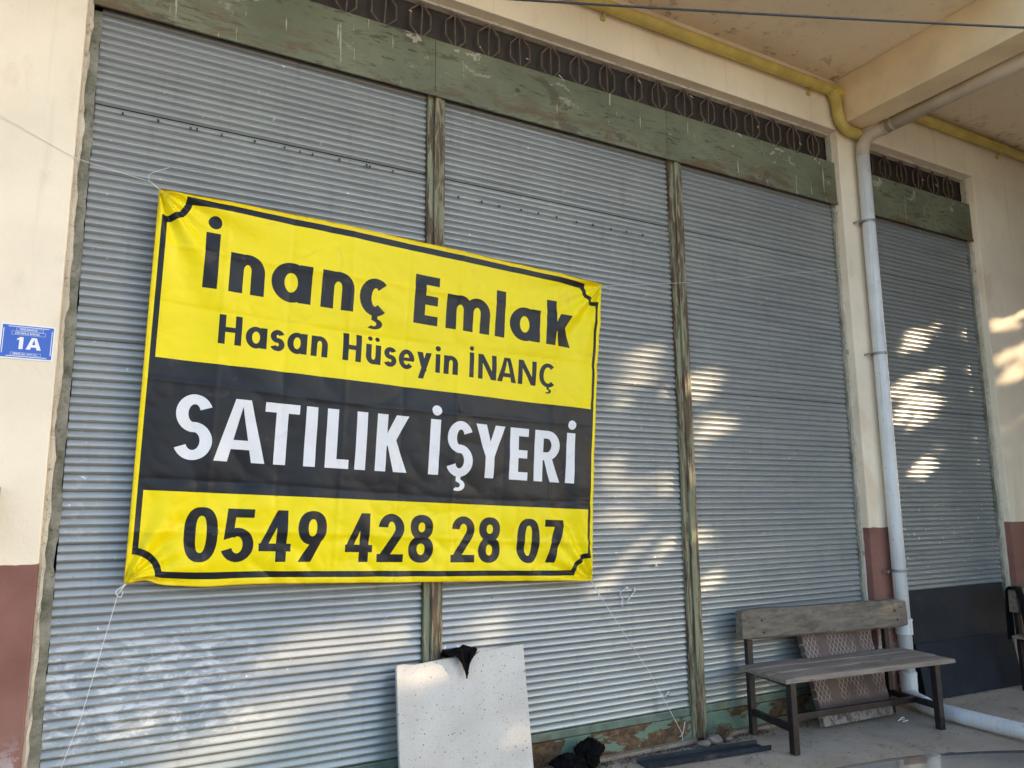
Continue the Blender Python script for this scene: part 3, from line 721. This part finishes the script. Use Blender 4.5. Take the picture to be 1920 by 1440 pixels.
fp = MB(); fp.tube(smooth_path([(5.43, -.365, .056), (5.375, -.56, .056), (5.345, -1.1, .056), (5.33, -1.75, .056), (5.32, -2.3, .056)], 6), PR, 24)
tag(fp.build('floor_pipe', M['white_pvc'], smooth=True), 'white plastic pipe lying on the concrete, running out from the downpipe foot', 'pipe')
t = thing('canopy_pipe', 'tan painted drain pipe running under the canopy beside the beam', 'pipe', (5.672, -.29, 4.60))
m = MB(); m.tube([(0, -.005, .032), (0, -.75, .036), (0, -1.43, .040)], .055, 20); m.build('pipe', M['tan_pvc'], t, smooth=True)
m = MB(); bracket_ring(m, (0, -.02, .032), .062, .05, 'y'); m.build('socket', M['tan_pvc'], t)
m = MB(); m.beam((.03, -.10, .08), (.03, -.10, .47), .012, .004); bracket_ring(m, (0, -.10, .033), .059, .02, 'y'); m.build('clamp', M['tan_pvc'], t)
t = thing('gas_pipe', 'yellow painted gas pipe running along the wall under the canopy', 'pipe', (2.5, -.155, 4.93))
pp = [(-9, 0, -.015), (-2, 0, -.01), (2.55, 0, 0), (2.72, -.003, -.012), (2.775, -.005, -.10), (2.785, -.005, -.20), (2.83, -.005, -.295), (2.92, -.003, -.325), (3.02, .0, -.325), (3.14, .04, -.32), (3.20, .09, -.31)]
m = MB(); m.tube(smooth_path(pp, 6), .044, 18); m.tube([(3.08, 0, .055), (5, 0, .058), (8, 0, .06)], .044, 18); m.build('pipe', M['yellow_pipe'], t, smooth=True)
for x, z in ((.42, 0), (2.50, 0), (5.25, .057), (-2.4, 0)):
    m = MB(); bracket_ring(m, (x, 0, z-.001), .049, .016, 'x', 18); m.beam((x, .02, z-.045), (x, .056, z-.075), .014, .012); m.beam((x-.02, .048, z-.075), (x+.02, .048, z-.075), .012, .02); m.build('clamp', M['yellow_pipe'], t)
ca = Vector((-.62, -.112, 3.93)); cb = Vector((9.2, -4.54, 3.93))
pts = [ca.lerp(cb, i/30)+Vector((0, 0, -.10*4*(i/30)*(1-i/30)+.055)) for i in range(31)]
m = MB(); m.tube(pts, .0058, 8)
tag(m.build('overhead_cable', M['cable'], smooth=True), 'thin black cable strung in the air in front of the canopy', 'cable')
m = MB(); m.tube([(9.2, -4.6, -.05), (9.2, -4.6, 3), (9.2, -4.6, 6.5)], [.11, .10, .08], 14)
tag(m.build('utility_pole', M['bark'], smooth=True), 'wooden utility pole at the roadside carrying the black cable', 'pole')

# ------------------------------------------------------------------ bench(es)
def bench(loc, rz, label):
    t = thing('wooden_bench', label, 'bench', loc, rz, 'wooden benches on dark steel frames')
    for i, (y0, y1) in enumerate(((-.155, -.008), (-.312, -.169), (-.478, -.325))):
        a = MB(); e0 = -.09-.012*i; e1 = 1.43-.02*i
        vs = []; n = 16
        for k in range(n+1):
            x = e0+(e1-e0)*k/n; zz = .004*noise.noise(Vector((x*3, i*5., 0))); yy = .004*noise.noise(Vector((x*2.3, i*5.+2, 0)))
            r_ = .012 if k in (0, n) else 0
            for (y, z) in ((y0, .416), (y0+.002, .440-r_*.4), (y0+.008, .447-r_*.6), (y1-.008, .447-r_*.6), (y1-.002, .440-r_*.4), (y1, .416)):
                vs.append((x, y+yy, z+zz))
        fs = [(k*6+j, k*6+(j+1) % 6, (k+1)*6+(j+1) % 6, (k+1)*6+j) for k in range(n) for j in range(6)]+[(5, 4, 3, 2, 1, 0), tuple(n*6+j for j in range(6))]
        a.add(vs, fs); a.build('seat_plank', M['bench_seat'], t)
    a = MB(); vs = []; n = 24
    for k in range(n+1):
        x = -.10+1.53*k/n; w_ = 0 if 0 < k < n else .010
        zt = .806-.010*k/n+.004*noise.noise(Vector((x*3, 1, 0))); zb = .612-.012*k/n+.006*noise.noise(Vector((x*2.4, 7, 0)))
        for (y, z) in ((-.020, zb+.006+w_), (-.026, zb+w_), (-.080, zb+.002+w_), (-.092+w_*.5, zb+.016), (-.092+w_*.5, (zt+zb)/2), (-.089+w_*.5, zt-.010), (-.080, zt-w_), (-.022, zt+.002-w_)):
            vs.append((x, y+.005*noise.noise(Vector((x*4, z*14, 2))), z))
    fs = [(k*8+j, k*8+(j+1) % 8, (k+1)*8+(j+1) % 8, (k+1)*8+j) for k in range(n) for j in range(8)]+[tuple(range(7, -1, -1)), tuple(n*8+j for j in range(8))]
    a.add(vs, fs); bk = a.build('backrest', M['bench_back'], t)
    a = MB()
    for x, z in ((.06, .735), (.07, .655), (1.30, .725), (1.32, .66)): a.tube([(x, -.085, z), (x, -.0985, z)], .008, 8)
    a.build('bolt', M['cable'], bk)
    W_ = 1.27
    for x in (0, W_):
        a = MB(); a.beam((x, -.018, 0), (x, -.012, .79), .045, .035, (0, 1, 0)); a.build('leg', M['bench_metal'], t, bevel=.003)
        a = MB(); a.beam((x-.058, -.455, 0), (x-.055, -.450, .414), .045, .045, (0, 1, 0)); a.build('leg', M['bench_metal'], t, bevel=.003)
        a = MB(); a.beam((x-.045, -.428, .399), (x, -.036, .399), .034, .028); a.build('seat_rail', M['bench_metal'], t, bevel=.002)
        a = MB(); a.beam((x-.052, -.428, .145), (x-.004, -.036, .145), .033, .040); a.build('side_stretcher', M['bench_metal'], t, bevel=.002)
    a = MB(); a.box((-.012, -.262, .126), (W_-.043, -.228, .164)); a.build('stretcher', M['bench_metal'], t, bevel=.002)
    return t
bench((3.985, -.085, 0), R(-5.5), 'weathered wooden bench on dark steel legs in front of the shutter')
bench((6.76, -.34, 0), R(-4), 'weathered wooden bench with black cloth over its end beside dark panels')

# ------------------------------------------------------------------ leaning things
def leaning(name, mb, mat, loc, rx, label, cat, rz=0., bevel=.003, **k):
    o = mb.build(name, mat, bevel=bevel, **k); o.location = loc; o.rotation_euler = (rx, 0, rz); return tag(o, label, cat)
m = MB(); n = 10
m.box((-.345, -.045, 0), (.345, 0, .775))
leaning('paving_slab', m, M['paver'], (4.80, -.262, .012), R(-15.5), 'brown paving slab with diamond pattern leaning behind the bench', 'slab', R(-2.4))
# white speckled slab with a broken notch in its top edge
prof = [(-.385, 0), (.385, 0), (.395, .735), (.115, .720), (.060, .690), (.022, .668), (.008, .632), (-.006, .690), (-.020, .703), (-.10, .700), (-.28, .684), (-.335, .693), (-.372, .690), (-.377, .682)]
bmx = bmesh.new(); vb = [bmx.verts.new((x, 0, z)) for x, z in prof]; f0 = bmx.faces.new(vb)
ex = bmesh.ops.extrude_face_region(bmx, geom=[f0]); bmesh.ops.translate(bmx, verts=[v for v in ex['geom'] if isinstance(v, bmesh.types.BMVert)], vec=(0, -.024, 0))
bmesh.ops.recalc_face_normals(bmx, faces=bmx.faces)
me = bpy.data.meshes.new('stone_slab'); bmx.to_mesh(me); bmx.free(); me.materials.append(M['terrazzo'])
o = bpy.data.objects.new('stone_slab', me); COL.objects.link(o); o.location = (1.848, -.200, .005); o.rotation_euler = (R(-11.5), R(.6), R(.5))
bv = o.modifiers.new('b', 'BEVEL'); bv.width = .003; bv.segments = 2; bv.limit_method = 'ANGLE'
tag(o, 'white speckled stone slab with a notched top leaning on the shutters', 'slab')

def crumple(name, loc, size, label, cat, mat, seed=0, flat=1., sub=5, amp=.35):
    bm = bmesh.new(); bmesh.ops.create_icosphere(bm, subdivisions=sub, radius=1)
    for v in bm.verts:
        p = v.co.copy(); q = p*1.6+Vector((seed*7.3, seed, 0))
        d = 1+amp*noise.noise(q)+amp*.6*(1-2*abs(noise.noise(q*2.6)))*.6+.12*noise.noise(q*6)+(.10*(1-3*abs(noise.noise(q*5+Vector((0, 0, 4))))) if mat is M['black_cloth'] else 0)
        v.co = Vector((p.x*size[0]*d, p.y*size[1]*d, p.z*size[2]*d))
    zmin = min(v.co.z for v in bm.verts)
    for v in bm.verts:
        v.co.z -= zmin
    me = bpy.data.meshes.new(name); bm.to_mesh(me); bm.free(); me.materials.append(mat); me.shade_smooth()
    o = bpy.data.objects.new(name, me); COL.objects.link(o); o.location = loc
    return tag(o, label, cat)
def cloth(name, outline_fn, nu, nv, mat, label, cat, thick=.006):
    mb = MB(); vs = [outline_fn(i/nu, j/nv) for j in range(nv+1) for i in range(nu+1)]
    fs = [(j*(nu+1)+i, j*(nu+1)+i+1, (j+1)*(nu+1)+i+1, (j+1)*(nu+1)+i) for j in range(nv) for i in range(nu)]
    mb.add(vs, fs); o = mb.build(name, mat, smooth=True)
    s_ = o.modifiers.new('thick', 'SOLIDIFY'); s_.thickness = thick; return tag(o, label, cat) if label else o
# black rag hanging in the notch of the white slab
def rag(u, v):
    x = 1.745+.195*u; prof_ = [(-.030, .695), (-.050, .735), (-.075, .728), (-.098, .690), (-.108, .640)]
    k = v*4; i = min(3, int(k)); f = k-i
    y = prof_[i][0]*(1-f)+prof_[i+1][0]*f; z = prof_[i][1]*(1-f)+prof_[i+1][1]*f
    drop = .035*math.exp(-((u-.66)/.13)**2)-.085*abs(u-.66)**.8*(v > .5)*-1
    if v > .5: z = z*(1-(v-.5)*2)+((v-.5)*2)*(.585+.155*min(1, abs(u-.60)*2.4)); x = x*(1-(v-.5)*1.2)+(1.745+.195*.60)*(v-.5)*1.2
    w_ = .012*noise.noise(Vector((u*7, v*5, 3.)))
    lift = .012*math.exp(-((u-.62)/.2)**2)*(1 if v < .5 else 1-(v-.5)*2)
    return (x, y-.032+w_+.006, z+w_*.8+lift)
cloth('black_rag', rag, 22, 16, M['black_cloth'], 'black rag draped through the notch of the white slab', 'rag')
crumple('black_bag', (2.66, -.115, 0), (.075, .05, .062), 'small black crumpled bag on the ground next to the white slab', 'bag', M['black_cloth'], 3, amp=.5)
crumple('black_shoe', (2.50, -.14, 0), (.085, .05, .045), 'low black crumpled cloth on the ground touching the white slab', 'cloth', M['black_cloth'], 8, amp=.5)
bpy.data.objects['black_shoe'].name = 'black_cloth'

m = MB(); m.box((-.66, -.018, 0), (.66, 0, .812))
leaning('dark_panel', m, M['panel'], (6.44, -.115, .002), R(-5.5), 'tall dark slate panel leaning on the narrow shutter', 'panel', R(-1))
m = MB(); m.box((-.60, -.018, 0), (.60, 0, .415))
leaning('dark_panel', m, M['panel'], (6.36, -.185, .002), R(-8), 'low dark slate panel leaning on the taller one', 'panel', R(-3.5))
# black cloth over the end of the second bench's backrest
def drape(u, v):
    x = 6.625+.10*u+.012*math.sin(v*9)
    L_ = [(-.335, .41), (-.330, .60), (-.345, .79), (-.385, .825), (-.43, .815), (-.447, .72), (-.452, .55), (-.455, .42)]
    k = v*7; i = min(6, int(k)); f = k-i
    y = L_[i][0]*(1-f)+L_[i+1][0]*f; z = L_[i][1]*(1-f)+L_[i+1][1]*f
    q = .008*noise.noise(Vector((u*3, v*4, 9.)))
    return (x, y+q-.004, z+q)
cloth('black_drape', drape, 8, 40, M['black_cloth'], 'black cloth strip hung over the end of the bench backrest beside the panels', 'cloth')

# bent metal channel on the ground
def channel(p, q, wd, label, name='metal_channel'):
    p, q = Vector(p), Vector(q); d = (q-p).normalized(); sd = Vector((-d.y, d.x, 0))
    mb = MB(); n = 14; vs = []
    for i in range(n+1):
        c = p.lerp(q, i/n); wob = .006*noise.noise(Vector((i*.5, 2, p.x)))
        for (a, z) in ((-wd/2, .030), (-wd/2+.002, .002), (wd/2-.002, .002), (wd/2, .026)):
            vs.append(c+sd*(a+wob)+Vector((0, 0, z+.004*abs(noise.noise(Vector((i*.7, a*40, 0)))))))
    fs = [(i*4+k, i*4+k+1, i*4+k+5, i*4+k+4) for i in range(n) for k in range(3)]
    mb.add(vs, fs); o = mb.build(name, M['channel']); s_ = o.modifiers.new('t', 'SOLIDIFY'); s_.thickness = .004; s_.offset = 0
    return tag(o, label, 'metal channel')
channel((2.95, -.235, .002), (3.83, -.335, .002), .135, 'dark blue bent metal channel lying on the ground by the post foot')

# rubble, twigs and litter along the foot of the shutters
for i, (x, y, s, lab) in enumerate(((3.60, -.145, .042, 'flat grey rubble piece at the foot of the green post'), (3.50, -.165, .034, 'pointed grey rubble piece beside the metal channel'), (3.73, -.135, .024, 'small grey pebble at the rusty sill by the bench'))):
    crumple('rubble_stone', (x, y, 0), (s*1.3, s*.8, s*.6), lab, 'stone', M['stone'], 20+i, sub=2, amp=.5)
m = MB()
for i in range(46):
    a = random.uniform(0, 2*math.pi); r_ = .055; c = Vector((3.70, -.125, .055)); p = [c+Vector((random.gauss(0, .035), random.gauss(0, .022), random.uniform(-.05, .055))) for _ in range(4)]
    for q in p: q.z = max(.003, q.z)
    m.tube(smooth_path(p, 3), .0013, 4, False)
tag(m.build('dry_tumbleweed', M['twig']), 'small dry tangle of twigs at the foot of the green post', 'twigs')
m = MB()
for i in range(3000):
    x = random.uniform(1.9, 7.0); y = -.075-abs(random.gauss(0, .055)) if random.random() < .72 else random.uniform(-1.6, -.1)
    if x > 4.1 and y > -.3 and random.random() < .75: continue
    s = random.uniform(.003, .012)*(1.0 if y > -.3 else .7); a = random.uniform(0, 6.3); z = .003+random.uniform(0, .006)
    c, s_ = math.cos(a)*s, math.sin(a)*s
    m.add([(x+c, y+s_, z), (x-s_*.5, y+c*.5, z+s*.4), (x-c, y-s_, z), (x+s_*.5, y-c*.5, z+s*.5)], [(0, 1, 2), (0, 2, 3)])
lt = m.build('leaf_litter', M['leaf_litter']); stuff(lt); lt['label'] = 'dry leaf crumbs and grit along the foot of the shutters'; lt['category'] = 'litter'
m = MB(); m.tube(smooth_path([(5.06, -.40, .004), (5.09, -.42, .03), (5.12, -.41, .012), (5.10, -.39, .005)], 4), .004, 6)
m.tube(smooth_path([(5.07, -.43, .006), (5.11, -.44, .012), (5.13, -.42, .006)], 4), .004, 6)
tag(m.build('paper_scrap', M['twine']), 'small crumpled white scrap on the concrete under the bench', 'litter')

# ------------------------------------------------------------------ parked car, its bonnet reaching the bottom of the view
def car():
    t = thing('parked_car', 'silver grey car parked facing the shopfront, its bonnet reflecting the wall', 'car', (1.40, -2.62, 0))
    paint = NT('silver_car_paint'); paint = paint.done((.085, .10, .125), .22, .35, coat=1.)
    glass = simple('car_glass', (.015, .018, .02), .05, var=.05); tyre = simple('tyre_rubber', (.02, .02, .02), .8); rim = simple('rim_alloy', (.4, .4, .42), .3, .8)
    lamp = simple('headlight_glass', (.55, .57, .6), .1, .2); blk = simple('black_trim', (.02, .02, .022), .5)
    # stations: distance back from the nose, half width, belt height, crown height
    st = [(.00, .55, .58, .60), (.03, .68, .66, .69), (.08, .80, .86, .88), (.16, .82, .912, .932), (.30, .83, .922, .950), (.45, .84, .928, .962), (.85, .85, .93, .978), (1.15, .86, .95, 1.0), (1.5, .865, .95, 1.0), (2.4, .87, .95, 1.0), (3.2, .865, .95, 1.0), (3.7, .84, .94, 1.0), (4.05, .80, .90, .96), (4.15, .72, .75, .80)]
    mb = MB(); vs = []; K = 0
    for (d, hw, zb, zc) in st:
        half = [(hw*.86, .20), (hw*.97, .30), (hw, .52), (hw*.985, zb-.10), (hw*.95, zb-.025), (hw*.86, zb), (hw*.6, zb+(zc-zb)*.55), (hw*.3, zb+(zc-zb)*.9), (0, zc)]
        row = half+[(-x, z) for x, z in reversed(half[:-1])]; K = len(row)
        bow = .20 if d < .3 else .20*max(0, 1-(d-.3)/.5)
        vs += [(x, -d-bow*(x/.85)**2, z) for x, z in row]
    fs = [(i*K+j, i*K+j+1, (i+1)*K+j+1, (i+1)*K+j) for i in range(len(st)-1) for j in range(K-1)]
    fs += [tuple(range(K)), tuple(range((len(st)-1)*K+K-1, (len(st)-1)*K-1, -1))]
    fs += [(i*K+K-1, i*K, (i+1)*K, (i+1)*K+K-1) for i in range(len(st)-1)]
    mb.add(vs, fs); o = mb.build('body', paint, t, smooth=True); s_ = o.modifiers.new('s', 'SUBSURF'); s_.levels = s_.render_levels = 2
    gst = [(1.12, .66, .99), (1.75, .60, 1.40), (1.95, .585, 1.445), (2.7, .58, 1.45), (3.05, .57, 1.41), (3.65, .64, 1.0)]
    mb = MB(); vs = []
    for (d, hw, z) in gst: vs += [(.80 if z > 1.05 else hw+.08, -d, .96), (hw, -d, z-.05), (hw*.9, -d, z), (0, -d, z+.02), (-hw*.9, -d, z), (-hw, -d, z-.05), (-.80 if z > 1.05 else -hw-.08, -d, .96)]
    fs = [(i*7+j, i*7+j+1, (i+1)*7+j+1, (i+1)*7+j) for i in range(len(gst)-1) for j in range(6)]
    mb.add(vs, fs); mb.build('windows', glass, t, smooth=True)
    mb = MB(); vs = []
    for (d, hw, z) in gst[1:5]: vs += [(hw+.004, -d, z-.045), (hw*.9, -d, z+.006), (0, -d, z+.027), (-hw*.9, -d, z+.006), (-hw-.004, -d, z-.045)]
    mb.add(vs, [(i*5+j, i*5+j+1, (i+1)*5+j+1, (i+1)*5+j) for i in range(3) for j in range(4)]); mb.build('roof', paint, t, smooth=True)
    for sx in (-1, 1):
        for d in (.80, 3.30):
            w_ = MB(); w_.tube([(sx*.70, -d, .31), (sx*.72, -d, .31), (sx*.87, -d, .31), (sx*.885, -d, .31)], [.28, .31, .31, .28], 28); wo_ = w_.build('wheel', tyre, t)
            w_ = MB(); w_.tube([(sx*.84, -d, .31), (sx*.892, -d, .31)], .19, 20); w_.build('rim', rim, wo_)
        l_ = MB(); l_.box((sx*.45-.13, -.20, .62), (sx*.45+.13, -.03, .74)); l_.build('headlight', lamp, t, bevel=.03)
        l_ = MB(); l_.box((sx*.95-.07, -1.28, .95), (sx*.95+.07, -1.18, 1.08)); l_.build('side_mirror', paint, t, bevel=.03)
    l_ = MB(); l_.box((-.42, -.10, .30), (.42, .015, .50)); l_.build('grille', blk, t, bevel=.02)
car()

# ------------------------------------------------------------------ roadside trees whose crowns shade the shopfront
# gaps in the crowns, written as where their light falls on the front (x, z, half sizes)
GAPS = [(3.28, 2.53, .26, .10), (3.22, 2.27, .32, .13), (2.97, 1.74, .20, .08), (3.20, 1.56, .42, .13), (3.22, 1.24, .42, .10), (2.95, 1.03, .25, .08), (2.05, .80, .36, .12), (2.42, .94, .40, .10), (3.76, 2.34, .22, .11), (3.80, 2.00, .26, .12), (3.70, 1.26, .16, .06), (3.72, .98, .16, .07), (6.33, 2.94, .32, .09), (6.18, 2.50, .42, .10), (6.22, 2.26, .42, .09), (6.27, 1.83, .32, .09), (1.00, .84, .32, .12), (.84, .50, .42, .13), (.55, .33, .36, .11), (1.38, .80, .26, .11), (.25, .5, .2, .06),
        (7.46, 3.44, .42, .06), (7.56, 3.19, .58, .085), (7.50, 2.84, .50, .07), (7.36, 2.60, .34, .06), (7.46, 2.18, .42, .055), (7.42, 1.95, .38, .05), (7.9, 3.64, .34, .04), (8.3, 2.62, .5, .06), (8.5, 3.3, .5, .06), (4.42, .42, .24, .07), (1.77, .12, .11, .08), (1.40, .54, .16, .07)]
GA = np.array(GAPS)
def tree(x, y, zc, rx, ry, rz, n, label, seed):
    r = np.random.default_rng(seed)
    t = thing('street_tree', label, 'tree', (x, y, -.02), group='street trees beside the forecourt')
    m = MB(); m.tube(smooth_path([(0, 0, 0), (.08, .03, 1.2), (-.05, .06, zc-1.6), (.02, 0, zc)], 5), [.17-.09*i/15 for i in range(16)], 12)
    for k in range(9):
        a = k*2.4+seed; h0 = zc-1.7+.22*k; e = Vector((math.cos(a)*rx*.7, math.sin(a)*ry*.7, zc-.6+.32*k-.4))
        m.tube(smooth_path([(0, .04, h0), Vector((0, .04, h0)).lerp(e, .5)+Vector((0, 0, .15)), e], 4), [.06-.045*i/8 for i in range(9)], 7)
    m.build('trunk', M['bark'], t, smooth=True)
    # leaves gathered in clumps through the crown
    nc = 150; u = r.normal(size=(nc, 3)); u /= np.linalg.norm(u, axis=1)[:, None]; u *= (r.random(nc)**.4)[:, None]
    cc = u*np.array([rx, ry, rz])*.92+np.array([0, 0, zc])
    idx = r.integers(0, nc, n); c = cc[idx]+r.normal(size=(n, 3))*np.array([.36, .32, .32])
    w_ = c+np.array([x, y, -.02]); tt = -w_[:, 1]; px = w_[:, 0]-2.4*tt; pz = w_[:, 2]-.88*tt
    keep = np.ones(n, bool); dice = r.random(n)
    for (gx, gz, ga, gb) in GA:
        du = px-gx; dw = pz-gz-.30*du; ed = 1+.30*np.sin(du*23+gz*9)*.6
        rr = (du/(ga+.06))**2+(dw/((gb+.05)*ed))**2; keep &= dice < np.clip((rr-.92)/.70, 0.010, 1)
    c = c[keep]; n = len(c)
    a = r.normal(size=(n, 3)); a /= np.linalg.norm(a, axis=1)[:, None]; b_ = np.cross(a, r.normal(size=(n, 3))); b_ /= np.linalg.norm(b_, axis=1)[:, None]
    L = (.065+.055*r.random(n))[:, None]; Wd = L*.52
    V = np.stack([c-a*L, c+b_*Wd-a*L*.1, c+a*L, c-b_*Wd-a*L*.1], 1).reshape(-1, 3)
    me = bpy.data.meshes.new('crown'); me.vertices.add(4*n); me.vertices.foreach_set('co', V.ravel())
    me.loops.add(4*n); me.loops.foreach_set('vertex_index', np.arange(4*n)); me.polygons.add(n); me.polygons.foreach_set('loop_start', np.arange(n)*4)
    me.update(calc_edges=True); me.materials.append(M['leaf'])
    o = bpy.data.objects.new('crown', me); COL.objects.link(o); o.parent = t; stuff(o)
for i, (x, y, lab) in enumerate(((8.6, -3.9, 'leafy street tree standing next to the utility pole'), (11.2, -3.7, 'leafy street tree second from the utility pole'), (13.7, -4.0, 'leafy street tree third from the utility pole'), (16.3, -3.8, 'leafy street tree fourth from the utility pole'), (18.9, -3.9, 'leafy street tree fifth from the utility pole'), (21.4, -3.8, 'leafy street tree farthest from the utility pole'))):
    tree(x, y, 4.95+.15*(i % 2), 2.15, 1.8, 2.9, 34000, lab, 30+i)

# leafy screen added out of view under the trees to block low horizon glow
def leaf_screen():
    t = thing('added_leaf_screen', 'long unseen leafy screen added under the street trees to block low glow', 'leaf_screen', (16.3, -4.3, -.02))
    r = np.random.default_rng(5); n = 52000
    c = np.stack([r.uniform(-7.2, 7.2, n), r.uniform(-.5, .5, n), 2.25*r.random(n)], 1)
    c[:, 2] *= 1+.06*np.sin(c[:, 0]*3)+.05*np.sin(c[:, 0]*7.7)
    a = r.normal(size=(n, 3)); a /= np.linalg.norm(a, axis=1)[:, None]; b_ = np.cross(a, r.normal(size=(n, 3))); b_ /= np.linalg.norm(b_, axis=1)[:, None]
    L = (.05+.03*r.random(n))[:, None]; Wd = L*.5
    c[:, 2] = np.maximum(c[:, 2], .09)
    V = np.stack([c-a*L, c+b_*Wd, c+a*L, c-b_*Wd], 1).reshape(-1, 3)
    me = bpy.data.meshes.new('foliage'); me.vertices.add(4*n); me.vertices.foreach_set('co', V.ravel())
    me.loops.add(4*n); me.loops.foreach_set('vertex_index', np.arange(4*n)); me.polygons.add(n); me.polygons.foreach_set('loop_start', np.arange(n)*4)
    me.update(calc_edges=True); me.materials.append(M['leaf'])
    o = bpy.data.objects.new('foliage', me); COL.objects.link(o); o.parent = t; stuff(o)
    m = MB()
    for x in np.arange(-7, 7.1, .5): m.tube([(x, 0, 0), (x+.05, .02, 1.0)], [.03, .012], 6)
    m.build('stems', M['bark'], t)
leaf_screen()
